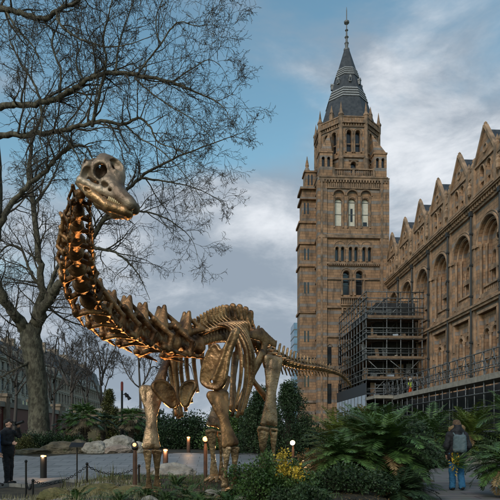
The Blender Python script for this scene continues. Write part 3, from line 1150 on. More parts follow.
        w.box(tr, -hs - .06, hs + .06, 43.2, 43.35, -.25, .2)
        # slender shaft and pinnacle at each angle
        ca = an + math.pi / 8
        cr = AP / math.cos(math.pi / 8)
        p = Vector((CX + cr * math.cos(ca), CY + cr * math.sin(ca), 0))
        pn = MB()
        pn.lathe((p.x, p.y, 34.9), [(.36, 0), (.36, 2.9), (.26, 3.1), (.26, 7.3), (.32, 7.5), (.32, 8.5), (.40, 8.6), (.36, 8.8), (.22, 9.0), (.02, 10.4)], 8, rot=.3)
        pn.build('pinnacle', M['trim_dark'], tower)
    wl.build('wall', M['stone_tower'], tower)
    tr.build('stone_trim', M['trim_dark'], tower)
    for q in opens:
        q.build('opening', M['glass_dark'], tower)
    # spire
    sp = MB()
    rr = lambda z: (3.75 + (.36 - 3.75) * (z - 43.2) / (54.75 - 43.2)) / math.cos(math.pi / 8)
    zs = [43.2, 46.9, 48.6, 50.3, 52.0, 54.75]
    sp.lathe((CX, CY, 0), [(rr(43.2) + .25, 42.9)] + [(rr(z), z) for z in zs], 8, rot=math.pi / 8)
    spo = sp.build('spire', M['slate'], tower)
    for z0, z1 in ((46.9, 48.5), (50.5, 51.8)):
        bd = MB()
        m = 4
        for i in range(m):
            za, zb = z0 + (z1 - z0) * i / m, z0 + (z1 - z0) * (i + .68) / m
            bd.lathe((CX, CY, 0), [(rr(za) + .05, za), (rr(za) + .09, za + .02), (rr(zb) + .07, zb), (rr(zb) + .01, zb + .01)], 8, rot=math.pi / 8, caps=False)
        bd.build('spire_band', M['slate_band'], spo)
    for k in range(8):
        an = -math.pi / 2 + k * math.pi / 4
        nrm = Vector((math.cos(an), math.sin(an), 0)); tan = Vector((-nrm.y, nrm.x, 0))
        z = 49.2
        c = Vector((CX, CY, z)) + nrm * (rr(z) * math.cos(math.pi / 8))
        lu = MB()
        lu.obox(c + Vector((0, 0, .25)), tan * .17, nrm * .2, Vector((0, 0, .28)))
        lu.poly([c + tan * .22 + nrm * .24 + Vector((0, 0, .52)), c - tan * .22 + nrm * .24 + Vector((0, 0, .52)), c + nrm * .24 + Vector((0, 0, .88))])
        for s in (-1, 1):
            lu.poly([c + tan * .22 * s + nrm * .24 + Vector((0, 0, .52)), c + nrm * .24 + Vector((0, 0, .88)), c - nrm * .3 + Vector((0, 0, .88)), c + tan * .22 * s - nrm * .2 + Vector((0, 0, .52))])
        l = lu.build('lucarne', M['slate_band'], spo)
        dd = MB()
        dd.obox(c + nrm * .205 + Vector((0, 0, .25)), tan * .10, nrm * .012, Vector((0, 0, .2)))
        dd.build('lucarne_opening', M['glass_dark'], l)
        # dormer at the foot of the spire
        z = 43.3
        c = Vector((CX, CY, z)) + nrm * (rr(z) * math.cos(math.pi / 8))
        do = MB()
        do.obox(c + Vector((0, 0, .5)), tan * .24, nrm * .2, Vector((0, 0, .6)))
        do.lathe(c + Vector((0, 0, 1.1)), [(.3, 0), (.16, .4), (.02, 1.1)], 6)
        if k % 2:
            do.build('spirelet', M['trim_dark'], spo)
    fn = MB()
    fn.lathe((CX, CY, 54.7), [(.42, 0), (.42, .25), (.2, .4), (.24, .9), (.32, 1.05), (.16, 1.25), (.15, 1.7), (.3, 1.9), (.12, 2.1), (.1, 2.7), (.24, 2.85), (.08, 3.05), (.07, 3.6), (.36, 3.85), (.38, 4.05), (.07, 4.3), (.06, 5.6), (.02, 6.1)], 8)
    fn.build('finial', M['lead'], spo)
    # stair turret on the far side
    tu = MB()
    tl, tt2 = MB(), MB()
    tu.box((10.7, 74.5, 0), (12.9, 77.2, 30.0))
    tu.box((11.0, 74.7, 30.0), (12.9, 77.0, 34.6))
    tu.box((11.45, 74.9, 34.6), (12.9, 76.8, 37.0))
    for h in (6, 12, 18, 24.2, 27.2, 30, 33.2, 34.6):
        x = 10.7 if h <= 30 else 10.9
        tu.box((x - .18, 74.3, h - .15), (12.85, 77.4, h + .15))
    tu.box((11.3, 74.75, 36.9), (13.0, 76.95, 37.1))
    tu.lathe((11.85, 75.8, 37.1), [(.6, 0), (.3, .7), (.2, .9), (.26, 1.1), (.03, 2.4)], 8)
    t = tu.build('stair_turret', M['stone_tower'], tower)
    for h in (31.2, 25.0, 20.5, 14, 8):
        for x in (11.35, 11.8):
            od = MB()
            od.box((x - .1, 74.47 if h < 30 else 74.67, h), (x + .1, 74.52 if h < 30 else 74.72, h + 1.5))
            od.build('turret_opening', M['glass_dark'], t)
    for x in (11.9, 12.35):
        od = MB()
        od.box((x - .1, 74.87, 35.2), (x + .1, 74.92, 36.6))
        od.build('turret_opening', M['glass_dark'], t)


build_tower()

# ---------------------------------------------------------------- scaffolding
scaf = thing('corner_scaffold', 'tall block of steel scaffolding in five lifts against the tower foot, hoarding below', 'scaffolding', (16, 60, 0))


def pole(parent, name, a, b, r=.055, mat='steel'):
    mb = MB()
    mb.tube([a, b], r, 5)
    return mb.build(name, M[mat], parent, smooth_=True)


def build_scaffold():
    x0, x1, y0, y1 = 15.4, 21.4, 58.3, 71.6
    lifts = [5.4, 7.5, 9.65, 11.8, 13.95, 16.1]
    xs = [15.4, 17.6, 19.1, 20.4, 21.4]
    ys = [58.3 + i * 1.33 for i in range(11)]
    for x in xs:
        pole(scaf, 'upright', (x, y0, 0), (x, y0, 16.6))
        pole(scaf, 'upright', (x, y0 + 1.3, 0), (x, y0 + 1.3, 16.3))
    for y in ys[1:]:
        pole(scaf, 'upright', (x0, y, 5.2), (x0, y, 16.5))
    for y in ys[2::2]:
        pole(scaf, 'upright', (x0 + 1.3, y, 5.2), (x0 + 1.3, y, 16.3))
    rnd = random.Random(3)
    for i, z in enumerate(lifts):
        top = z == lifts[-1]
        mb = MB()
        if not top:
            mb.box((x0 + .1, y0 - .1, z - .1), (x1, y0 + 1.35, z - .04))
            mb.box((x0 + .08, y0 + 1.36, z - .1), (x0 + 1.5, y1, z - .04))
            mb.box((x0 + 1.52, y0 + 1.36, z - .1), (x1, y1, z - .06))
            mb.box((x0 + .1, y0 - .14, z - .04), (x1, y0 - .1, z + .18))
            mb.build('platform', M['board'], scaf)
        for dy, zz in ((-.06, z - .16), (-.06, z + .5), (-.06, z + 1.0)):
            if top and zz > z + .6:
                continue
            pole(scaf, 'ledger', (x0 - .25, y0 + dy, zz), (x1 + .2, y0 + dy, zz))
            pole(scaf, 'ledger', (x0 - .06, y0 - .25, zz), (x0 - .06, y1, zz), .06 if zz < z else .05)
        pole(scaf, 'ledger', (x0 - .2, y0 + 1.36, z - .16), (x1 + .1, y0 + 1.36, z - .16))
        if not top:
            for q in range(9):
                xx = x0 + .2 + q * .68 + rnd.uniform(-.1, .1)
                if rnd.random() < .6:
                    mb2 = MB()
                    hh = rnd.choice((.9, 1.25, 1.7))
                    mb2.obox(Vector((xx, y0 + rnd.uniform(.5, 1.9), z + hh / 2)), Vector((rnd.uniform(.08, .3), 0, 0)), Vector((0, .03, 0)), Vector((rnd.uniform(-.12, .12), 0, hh / 2)))
                    mb2.build('stored_board', M[rnd.choice(['board', 'dark_fill', 'steel', 'board'])], scaf)
            pole(scaf, 'brace', (x0 + .2 + rnd.uniform(0, 3), y0 + 1.34, z), (x0 + 2.4 + rnd.uniform(0, 3), y0 + 1.34, z + 1.95), .045)
            pole(scaf, 'ledger', (x0 + 1.3, y0 + 1.3, z + .9), (x0 + 1.3, y1, z + .9), .05)
            pole(scaf, 'ledger', (x0 - .2, y0 + 1.3, z + .95), (x1 + .1, y0 + 1.3, z + .95), .05)
        for x in xs[:-1]:
            pole(scaf, 'transom', (x + .06, y0 - .3, z - .12), (x + .06, y0 + 1.7, z - .12))
    for (xa, za, xb, zb) in ((15.6, 14.1, 17.5, 16.0), (17.7, 13.95, 19.4, 15.6), (19.3, 7.6, 21.3, 9.6), (15.5, 9.5, 17.6, 7.6), (17.7, 9.6, 20.3, 7.6), (15.6, 5.5, 17.5, 7.4)):
        pole(scaf, 'brace', (xa, y0 + .06, za), (xb, y0 + .06, zb))
    for ya, yb, k in ((58.4, 61.0, 0), (62.3, 65.0, 1), (66.3, 69, 2), (61, 58.4, 3), (69, 71.5, 1)):
        pole(scaf, 'brace', (x0 + .07, ya, lifts[k]), (x0 + .07, yb, lifts[k + 1]))
    # dark sheets added to stand for the deep shade inside the scaffold
    mb = MB()
    mb.box((x0 + 1.6, y0 + 2.2, 5.4), (x1, y0 + 2.25, 16.0))
    mb.box((x0 + 1.62, y0 + 2.25, 5.4), (x0 + 1.66, y1, 15.9))
    mb.build('shade_sheet', M['dark_fill'], scaf)
    # bundles of clips, tubes and pale sacks left on the decks
    for k in range(26):
        z = rnd.choice(lifts[:4])
        x = rnd.uniform(x0 + .5, x1 - .5)
        mb = MB()
        w, h = rnd.uniform(.12, .4), rnd.uniform(.15, .6)
        c = Vector((x, y0 + rnd.uniform(.5, 1.1), z - .04 + h / 2))
        an = rnd.uniform(-.5, .5)
        mb.obox(c, Vector((math.cos(an), math.sin(an), 0)) * w, Vector((-math.sin(an), math.cos(an), 0)) * .15, Vector((rnd.uniform(-.1, .1), 0, h / 2)))
        mb.build('stored_bundle', M[rnd.choice(['board_pale', 'steel', 'board', 'hoard'])], scaf)
    # hoarding round the foot
    hd = MB()
    hd.box((15.15, 57.6, 5.75), (15.25, 77.0, 6.95))
    hd.box((15.25, 57.6, 5.75), (21.4, 57.7, 5.9))
    f = hd.build('hoarding_fascia', M['hoard_dark'], scaf)
    for i in range(12):
        y = 57.6 + i * 1.62
        mb = MB()
        mb.box((15.17, y + .03, 0), (15.23, y + 1.59, 5.72))
        pn = mb.build('hoarding_panel', M['hoard'], scaf)
        fr = MB()
        fr.box((15.12, y, 0), (15.17, y + .06, 5.72))
        fr.box((15.12, y, 4.3), (15.17, y + 1.6, 4.36))
        fr.build('panel_frame', M['steel'], pn)
    dk = MB()
    dk.box((15.3, 59.6, 0), (21.4, 59.7, 5.2))
    dk.build('shade_sheet', M['dark_fill'], scaf)  # stands in for the shade below the lowest deck


build_scaffold()

low = thing('walkway_scaffold', 'long low scaffold walkway with pale deck boards and lattice guard rails before the museum wing', 'scaffolding', (18, 40, 0))


def build_low():
    x0, x1, y0, y1 = 17.2, 18.6, 27.5, 57.5
    n = 22
    for i in range(n + 1):
        y = y0 + (y1 - y0) * i / n
        pole(low, 'upright', (x0, y, 0), (x0, y, 6.95), .04)
        if i % 2 == 0:
            pole(low, 'upright', (x1, y, 0), (x1, y, 6.6), .04)
    for z in (1.7, 3.3, 4.2, 5.75, 6.3, 6.9):
        pole(low, 'ledger', (x0 - .05, y0, z), (x0 - .05, y1, z), .04)
    for z in (1.7, 3.3, 6.3):
        pole(low, 'ledger', (x1 + .05, y0, z), (x1 + .05, y1, z), .04)
    k = 44
    lat, lat2 = MB(), MB()
    for i in range(k):
        ya, yb = y0 + (y1 - y0) * i / k, y0 + (y1 - y0) * (i + 1) / k
        za, zb = (5.8, 6.85) if i % 2 else (6.85, 5.8)
        lat.tube([(x0 - .1, ya, za), (x0 - .1, yb, zb)], .025, 4)
        lat2.tube([(x1 + .1, ya, zb), (x1 + .1, yb, za)], .025, 4)
    lat.build('lattice_rail', M['steel'], low)
    lat2.build('lattice_rail', M['steel'], low)
    for i in range(10):
        ya = y0 + (y1 - y0) * i / 10
        mb = MB()
        mb.box((x0 - .12, ya + .02, 5.0), (x1 + .1, ya + 2.98, 5.08))
        mb.box((x0 - .16, ya + .02, 4.98), (x0 - .12, ya + 2.98, 5.36))
        mb.build('deck_board', M['board_pale'], low)
    mb = MB()
    mb.box((x1 + .6, y0, 0), (x1 + .64, y1, 5.0))
    mb.build('shade_sheet', M['dark_fill'], low)  # dark panel added as the shade beneath the walkway
    # bridging deck in front of the tall block
    mb = MB()
    mb.box((15.2, 57.3 - 3.0, 5.14), (17.0, 57.55, 5.22))
    mb.box((15.16, 57.3 - 3.0, 5.1), (15.2, 57.55, 5.4))
    mb.box((15.2, 54.24, 5.1), (17.0, 54.28, 5.4))
    mb.build('deck_board', M['board_pale'], low)
    for x in (15.25, 16.1, 16.95):
        pole(low, 'upright', (x, 54.35, 0), (x, 54.35, 6.6), .04)
    for z in (5.8, 6.4):
        pole(low, 'ledger', (15.2, 54.3, z), (17.1, 54.3, z), .04)


build_low()
# ================================================================ sauropod skeleton
dino = thing('dinosaur_skeleton', 'bronze long-necked dinosaur skeleton standing in the planting bed, head turned to look back', 'skeleton statue', G(200, 10.8))
CAMR = Vector((CA, -SA, 0)); CAMD = Vector((SA, CA, 0)); UP = Vector((0, 0, 1))
FWD = (CAMR * -.54 + CAMD * -.84).normalized()
LEFT = UP.cross(FWD)


def nz3(p, s, seed=0.0):
    """cheap lumpy noise"""
    q = p * s + seed
    return (np.sin(q[:, 0] * 1.7 + 1.3 * np.sin(q[:, 1] * 1.1)) * np.sin(q[:, 1] * 1.9 + 1.1 * np.sin(q[:, 2] * 1.3)) * np.sin(q[:, 2] * 1.5 + 1.7 * np.sin(q[:, 0] * .9)))


def bone(name, caps_, h, mat='bronze', flat=None, k=.05, cuts=(), parent=None, lump=0.006):
    """smooth union of tapered capsules in world space; flat = (normal, factor) thins it"""
    A_ = [(np.array(a), np.array(b), ra, rb) for (a, b, ra, rb) in caps_]
    c0 = A_[0][0]
    n = np.array(flat[0].normalized()) if flat else None

    def fn(p):
        q = p
        if flat:
            q = p + ((p - c0) @ n)[:, None] * n * (flat[1] - 1)
        d = None
        for a, b, ra, rb in A_:
            aa, bb = a, b
            if flat:
                aa = a + ((a - c0) @ n) * n * (flat[1] - 1)
                bb = b + ((b - c0) @ n) * n * (flat[1] - 1)
            e = cap(q, aa, bb, ra, rb)
            d = e if d is None else smin(d, e, k)
        for (c, r) in cuts:
            d = smax(d, -(np.linalg.norm(p - np.array(c), axis=1) - r), k * .6)
        if lump:
            d = d + nz3(p, 14) * lump
        return d
    allp = np.array([x for a, b, ra, rb in A_ for x in (a, b)])
    m = max(max(ra, rb) for _, _, ra, rb in A_) + k + h * 2
    return sdf_object(name, fn, allp.min(0) - m, allp.max(0) + m, h, M[mat], None, parent or dino)


# ---- vertebrae prototypes
def mir(p):
    q = p.copy(); q[:, 1] = np.abs(q[:, 1]); return q


def cerv(p, bar=True):
    q = mir(p)
    d = cap(q, (-.5, 0, 0), (.5, 0, 0), .165, .145)
    d = smin(d, cap(q, (-.5, 0, 0), (-.36, 0, 0), .26, .19), .07)
    d = smin(d, cap(q, (.36, 0, 0), (.48, 0, 0), .17, .22), .07)
    d = smin(d, rbox(q, (-.02, 0, .22), (.3, .08, .14), .05), .08)
    for a, b, ra, rb in (((-.05, .05, .3), (-.16, .075, .72), .15, .05), ((.05, .1, .22), (.60, .24, .32), .085, .075),
                         ((.56, .25, .3), (.24, .47, .0), .055, .05), ((.24, .47, .0), (.28, .38, -.28), .055, .05), ((.28, .38, -.28), (.36, .0, -.24), .055, .055) if bar else ((.24, .47, .0), (.28, .38, -.28), .05, .05),
                         ((-.1, .08, .28), (-.55, .22, .36), .08, .06), ((.08, .1, .14), (.14, .40, -.04), .07, .06),
                         ((.1, .12, -.06), (.22, .36, -.26), .07, .06), ((.14, .40, -.04), (.2, .37, -.25), .06, .055),
                         ((.42, .36, -.24), (-.5, .40, -.34), .065, .02), ((.36, .14, .02), (.56, .23, .3), .04, .04),
                         ((-.12, .07, .6), (-.5, .22, .38), .045, .045)):
        d = smin(d, cap(q, a, b, ra * 1.08, rb * 1.08), .035)
    d = smax(d, -ell(q, (.02, .25, .03), (.28, .1, .1)), .02)
    return d + nz3(p, 9) * .014 + nz3(p, 23, 2.) * .008


def dors(p):
    q = mir(p)
    d = cap(q, (-.34, 0, 0), (.36, 0, 0), .25, .25)
    d = smin(d, rbox(q, (0, 0, .38), (.2, .13, .22), .06), .1)
    for a, b, ra, rb in (((-.02, .03, .5), (-.12, .03, 1.45), .13, .075), ((.0, .12, .5), (.02, .66, .62), .11, .075),
                         ((.1, .1, .45), (.42, .16, .5), .07, .06), ((-.1, .1, .5), (-.42, .16, .52), .07, .06),
                         ((0, .55, .6), (-.05, .1, .95), .04, .05)):
        d = smin(d, cap(q, a, b, ra, rb), .06)
    d = smax(d, -ell(q, (0, .28, .06), (.2, .12, .14)), .05)
    return d + nz3(p, 8) * .02


def sacr(p):
    q = mir(p)
    d = cap(q, (-.4, 0, 0), (.4, 0, 0), .26, .26)
    d = smin(d, rbox(q, (0, 0, .75), (.3, .05, .55), .05), .08)
    d = smin(d, cap(q, (.0, 0, .5), (-.04, .0, 1.28), .12, .17), .06)
    d = smin(d, cap(q, (.22, 0, .5), (.2, .0, 1.2), .06, .1), .06)
    d = smin(d, cap(q, (0, .1, .25), (0, .62, .2), .16, .17), .08)
    d = smin(d, cap(q, (0, .3, .4), (0, .06, 1.1), .05, .05), .05)
    return d + nz3(p, 9) * .03


def caud(p):
    q = mir(p)
    d = cap(q, (-.36, 0, 0), (.36, 0, 0), .27, .27)
    for a, b, ra, rb in (((0, 0, .2), (-.3, 0, .95), .11, .08), ((0, .15, .02), (-.05, .55, 0), .1, .06),
                         ((.1, .08, .3), (.5, .1, .42), .06, .05), ((-.1, .06, .35), (-.4, .08, .42), .06, .05)):
        d = smin(d, cap(q, a, b, ra, rb), .07)
    return d + nz3(p, 8) * .02


def chev(p):
    q = mir(p)
    d = cap(q, (-.35, .12, -.25), (-.45, .02, -.55), .05, .05)
    d = smin(d, cap(q, (-.45, 0, -.5), (-.75, 0, -.9), .06, .04), .04)
    return d


RAW = {
    'cerv_plain': nets(lambda p: cerv(p, False), (-.95, -.6, -.5), (.8, .6, 1.0), .027),
    'cerv': nets(cerv, (-.95, -.6, -.5), (.8, .6, 1.0), .027),
    'dors': nets(dors, (-.65, -.85, -.4), (.65, .85, 1.65), .042),
    'sacr': nets(sacr, (-.75, -.9, -.45), (.75, .9, 1.6), .045),
    'caud': nets(caud, (-.8, -.75, -.4), (.7, .75, 1.15), .045),
    'chev': nets(chev, (-.9, -.25, -1.05), (-.2, .25, -.1), .035),
}


def resample(pts, weights):
    """points along a polyline at cumulative fractions set by weights; returns (pos, tangent)"""
    d = [0]
    for a, b in zip(pts, pts[1:]):
        d.append(d[-1] + (b - a).length)
    tot = d[-1]
    W_ = sum(weights)
    out, acc = [], 0
    for w in weights:
        s = (acc + w / 2) / W_ * tot
        acc += w
        j = max(i for i in range(len(d)) if d[i] <= s)
        j = min(j, len(pts) - 2)
        t = (s - d[j]) / max(1e-9, d[j + 1] - d[j])
        out.append((pts[j].lerp(pts[j + 1], t), (pts[j + 1] - pts[j]).normalized(), w / W_ * tot))
    return out


def vert(kind, name, pos, fwd, sx, s, mat, up=UP, parent=None):
    m = frame(pos, fwd, up)
    m = m @ Matrix.Diagonal((sx, s, s, 1))
    vs, F = RAW[kind]
    return raw_object(name, vs, F, M[mat], m, parent or dino)


neck = [P(80, 193, 4.95), P(79, 207, 5.1), P(76, 227, 5.45), P(75, 250, 5.95), P(79, 274, 6.5), P(88, 297, 7.1), P(104, 315, 7.75), P(123, 327, 8.4), P(147, 337, 9.2), P(172, 343, 9.8), P(196, 346, 10.3)]
nk = catmull(neck, 8)
NW = [1 + .15 * i for i in range(13)]
for i, (p, t, L) in enumerate(resample(nk, NW)):
    f = i / 12
    s = .225 + (.82 - .225) * f ** 1.1
    # the upper neck leans back, so its spines point away from the viewer and to the side
    up = (UP * (.25 + .75 * smooth(0, .5, f)) + CAMD * (1 - smooth(0, .5, f)) + CAMR * (-.55) * (1 - smooth(.1, .5, f))).normalized()
    jit = random.Random(i * 7 + 1)
    s *= jit.uniform(.93, 1.08)
    up = (up + CAMR * jit.uniform(-.08, .08)).normalized()
    vert('cerv' if i > 6 else 'cerv_plain', 'neck_vertebra', p, -t, L * jit.uniform(.96, 1.03), s, 'bronze_dark', up)

back = [P(196, 344, 10.3), P(207, 340, 10.75), P(217, 338, 11.2), P(227, 337, 11.6)]
dpos = resample(catmull(back, 8), [1] * 10)
for i, (p, t, L) in enumerate(dpos):
    vert('dors', 'back_vertebra', p, -t, L * 1.25, .30 + .13 * i / 9, 'bronze')
sac = [P(226, 337, 11.6), P(239, 337, 12.0), P(253, 340, 12.5)]
for i, (p, t, L) in enumerate(resample(catmull(sac, 8), [1] * 5)):
    vert('sacr', 'sacral_vertebra', p, -t, L * 1.6, (.46, .485, .49, .48, .45)[i], 'bronze_dark')
tail = [P(253, 342, 12.5), P(267, 353, 13.2), P(284, 361.5, 14.0), P(300, 366, 14.9), P(317, 368, 15.8), P(332, 371.5, 16.6), P(342, 376, 17.2), P(349, 383, 17.7), P(351, 387, 18.0)]
CW = [1 - .014 * i for i in range(32)]
for i, (p, t, L) in enumerate(resample(catmull(tail, 8), CW)):
    f = i / 31
    s = .375 * (1 - f) ** 1.05 + .095
    o = vert('caud', 'tail_vertebra', p, -t, L * 1.25, s, 'bronze')
    if i < 20:
        m = frame(p, -t, UP) @ Matrix.Diagonal((s, s, s * .9, 1))
        vs, F = RAW['chev']
        raw_object('chevron', vs, F, M['bronze'], m, o)

# ---- ribs
for i, (p, t, L) in enumerate(dpos):
    f = -t
    f = Vector((f.x, f.y, f.z)).normalized()
    lat = UP.cross(f).normalized()
    k = (.72, .86, .97, 1.0, 1.0, .96, .9, .8, .66, .5)[i]
    dep = (1.05, 1.25, 1.42, 1.5, 1.5, 1.42, 1.28, 1.08, .85, .6)[i]
    for s in (1, -1):
        lp = [(.26, .30, 0), (.50, .22, -.02), (.66 * k + .06, -.08, -.04), (.78 * k, -.45, -.08), (.74 * k, -.5 - .45 * (dep - .5), -.1), (.62 * k, -dep, -.02)]
        sw = -(i - 3.2) * .085 if s == 1 else 0
        pts = catmull([p + lat * (s * a) + UP * b + f * (c + sw * min(1, max(0, .2 - b))) for a, b, c in lp], 6)
        n = len(pts)
        if s == 1 and i < 2:
            continue
        rad = [.026 + .018 * math.sin(math.pi * min(1, j / n * 1.2)) + .014 * (j / n) for j in range(n)]
        mb = MB()
        mb.tube(pts, rad, 8, flat=.5, ref=f)
        mb.build('rib', M['bronze'], dino, smooth_=True)


# ---- limbs
def limb(name, top, bot, wt, wm, wd, front, h=.018, mat='bronze_leg', depth=.62, side=None):
    top, bot = Vector(top), Vector(bot)
    ax = (bot - top)
    L = ax.length
    ax.normalize()
    fr = Vector(front)
    sd_ = ax.cross(fr).normalized()
    nrm = sd_.cross(ax).normalized()
    at = lambda t, s: top + ax * (L * t) + sd_ * s
    rt, rm, rd = wt * .13, wm * .43, wd * .165
    c = [(at(.12, 0), at(.9, 0), rm * .9, rm * .95),
         (at(.06, -wt * .34), at(.42, -wm * .22), rt, rm * .55), (at(.07, wt * .34), at(.42, wm * .22), rt, rm * .55), (at(.045, -wt * .3), at(.035, wt * .3), rt * 1.1, rt * 1.25),
         (at(.25, -wt * .1), at(.25, wt * .1), rm * .6, rm * .6),
         (at(.94, -wd * .28), at(.68, -wm * .2), rd, rm * .6), (at(.95, wd * .28), at(.68, wm * .2), rd, rm * .6), (at(.93, -wd * .2), at(.93, wd * .2), rd * .85, rd * .85)]
    return bone(name, c, h, mat, flat=(nrm, 1 / depth), k=.028, lump=.005)


FRC = -CAMD
limb('humerus', P(152, 387, 10.25), P(151, 450, 10.0), .50, .25, .37, FRC + CAMR * .2)
limb('humerus', P(217, 392, 9.95), P(231, 447, 9.8), .46, .24, .38, FRC + CAMR * .5, mat='bronze_dark')
for (a, b, w) in (((147.5, 449, 9.95), (149, 493, 10.15), .15), ((157, 449, 10.05), (157, 493, 10.3), .17),
                  ((227, 446, 9.75), (224.5, 489, 9.8), .15), ((235, 446, 9.85), (234.5, 489, 9.95), .16)):
    limb('forearm_bone', P(*a), P(*b), w * 1.15, w * .62, w * 1.1, FRC, h=.016)
limb('femur', P(273.5, 356, 12.0), P(269, 427, 11.85), .46, .29, .44, FRC + CAMR * .3, mat='bronze_leg', h=.02)
limb('femur', P(223, 374, 12.6), P(214, 428, 11.9), .44, .28, .42, FRC + CAMR * .3, mat='bronze_leg', h=.02)
for (a, b, w) in (((263.5, 426, 11.8), (262, 480, 12.0), .22), ((274, 427, 11.95), (273, 480, 12.1), .15),
                  ((211, 429, 11.85), (214.5, 478, 12.0), .21), ((220.5, 430, 11.95), (221.5, 478, 12.1), .14)):
    limb('shin_bone', P(*a), P(*b), w * 1.3, w * .62, w * 1.15, FRC, h=.018)


def foot(name, c, spread, L, n=5):
    c = Vector(c)
    z0 = gh(c.x, c.y)
    cs = []
    for i in range(n):
        an = (i - (n - 1) / 2) * .5
        d = FWD * math.cos(an) + LEFT * math.sin(an)
        top = c + d * spread * .55
        top.z = c.z
        mid = c + d * spread
        mid.z = z0 + .10
        cs.append((top, mid, .05, .045))
        tip = c + d * (spread + L)
        tip.z = z0 + .025
        cs.append((mid, tip, .045, .025 if i > 1 else .02))
    return bone(name, cs, .014, 'bronze', k=.018, lump=.004)


foot('forefoot', P(153, 491, 10.25), .13, .10)
foot('forefoot', P(229.5, 488, 9.9), .13, .10)
foot('hindfoot', P(268, 479, 12.05), .16, .14)
foot('hindfoot', P(218, 477, 12.05), .16, .14)

# ---- shoulder girdle
n_sc = (FRC + CAMR * -.25).normalized()


def plate(name, outline, D, bend, thick, mat, rot=0.0, ridge=None, hole=None):
    """broad flat bone: an outline with real thickness, a thickened rim and a slight bend"""
    cx = sum(p[0] for p in outline) / len(outline)
    cy = sum(p[1] for p in outline) / len(outline)
    k = D / FPX
    pts = [np.array(((u - cx) * k, (cy - v) * k)) for u, v in outline]
    # rounded outline
    for _ in range(2):
        q = []
        for a, b in zip(pts, pts[1:] + pts[:1]):
            q += [a * .75 + b * .25, a * .25 + b * .75]
        pts = q
    V = np.array(pts)

    def fn(p):
        x = p[:, :2]
        d = np.full(len(p), 1e9)
        s = np.ones(len(p))
        n = len(V)
        for i in range(n):
            a, b = V[i], V[i - 1]
            e = b - a
            w = x - a
            h = np.clip(w @ e / (e @ e), 0, 1)
            d = np.minimum(d, ((w - h[:, None] * e) ** 2).sum(1))
            c1 = x[:, 1] >= a[1]; c2 = x[:, 1] < b[1]; c3 = e[0] * w[:, 1] > e[1] * w[:, 0]
            f = (c1 & c2 & c3) | (~c1 & ~c2 & ~c3)
            s = np.where(f, -s, s)
        d2 = s * np.sqrt(d)
        t = thick * (1 + .9 * np.exp(-((d2 + .03) / .03) ** 2))
        if ridge:
            a, b = [np.array(((u - cx) * k, (cy - v) * k)) for u, v in ridge]
            e = b - a
            h = np.clip((x - a) @ e / (e @ e), 0, 1)
            t = t + .05 * np.exp(-(np.linalg.norm(x - a - h[:, None] * e, axis=1) / .045) ** 2)
        z = p[:, 2] - bend[0] * x[:, 0] ** 2 - bend[1] * x[:, 1] ** 2
        r = smax(d2, np.abs(z) - t, .025)
        if hole:
            c = np.array(((hole[0] - cx) * k, (cy - hole[1]) * k))
            r = smax(r, -(np.linalg.norm(x - c, axis=1) - hole[2]), .02)
        return r + nz3(p, 13) * .004
    lo, hi = V.min(0), V.max(0)
    m = frame(P(cx, cy, D), CAMR, FRC) @ Matrix.Rotation(rot, 4, 'Y')
    return sdf_object(name, fn, (lo[0] - .08, lo[1] - .08, -.22), (hi[0] + .08, hi[1] + .08, .22), .016, M[mat], m, dino)


plate('scapula', [(196, 382), (198, 368), (204, 353), (211, 343), (218, 343), (222, 351), (226, 344), (233, 328), (240, 327), (239, 337), (231, 356), (229, 370), (226, 384), (219, 391), (206, 389)], 9.85, (-.35, -.1), .03, 'bronze', rot=R(-18), ridge=((214, 380), (234, 334)), hole=(211, 381, .03))
plate('coracoid', [(150, 386), (155, 379), (165, 379), (173, 386), (178, 396), (178, 407), (171, 409), (162, 402), (154, 394)], 9.95, (-.5, -.3), .028, 'bronze_dark', rot=R(25))
plate('sternal_plate', [(178, 392), (181, 383), (190, 379), (198, 381), (198, 389), (192, 397), (189, 407), (182, 408), (179, 400)], 9.78, (.5, -.3), .024, 'bronze', rot=R(-14))
bone('scapula', [(P(165, 365, 10.6), P(160, 382, 10.4), .10, .16), (P(165, 365, 10.6), P(184, 345, 11.2), .09, .10)], .02, 'bronze_dark', flat=((FRC + CAMR * -.9).normalized(), 4), k=.05)
bone('sternal_plate', [(P(172, 398, 10.15), P(175, 403, 10.15), .10, .09)], .018, 'bronze_dark', flat=((FRC + CAMR * .1).normalized(), 5))

# ---- hips
for s in (1, -1):
    o = P(252, 345, 12.3) + LEFT * (.34 * s)
    bone('ilium', [(o + FWD * .6 + UP * .1, o + FWD * .15 + UP * .16, .08, .15), (o + FWD * .15 + UP * .16, o - FWD * .4 + UP * .05, .15, .09), (o + UP * .1, o + FWD * .08 - UP * .22, .12, .11)], .024, 'bronze_dark', flat=(LEFT, 3.0), k=.06)
    o2 = o - UP * .25
    bone('pubis', [(o2 + FWD * .15, o2 + FWD * .42 - UP * .55 - LEFT * .12 * s, .12, .08), (o2 + FWD * .42 - UP * .55 - LEFT * .12 * s, o2 + FWD * .62 - UP * 1.12 - LEFT * .26 * s, .08, .13)], .024, 'bronze', flat=(LEFT, 1.7), k=.06)
    bone('ischium', [(o2 - FWD * .15, o2 - FWD * .4 - UP * .5 - LEFT * .12 * s, .10, .065), (o2 - FWD * .4 - UP * .5 - LEFT * .12 * s, o2 - FWD * .75 - UP * .9 - LEFT * .28 * s, .065, .09)], .024, 'bronze_dark', flat=(LEFT, 1.5), k=.06)


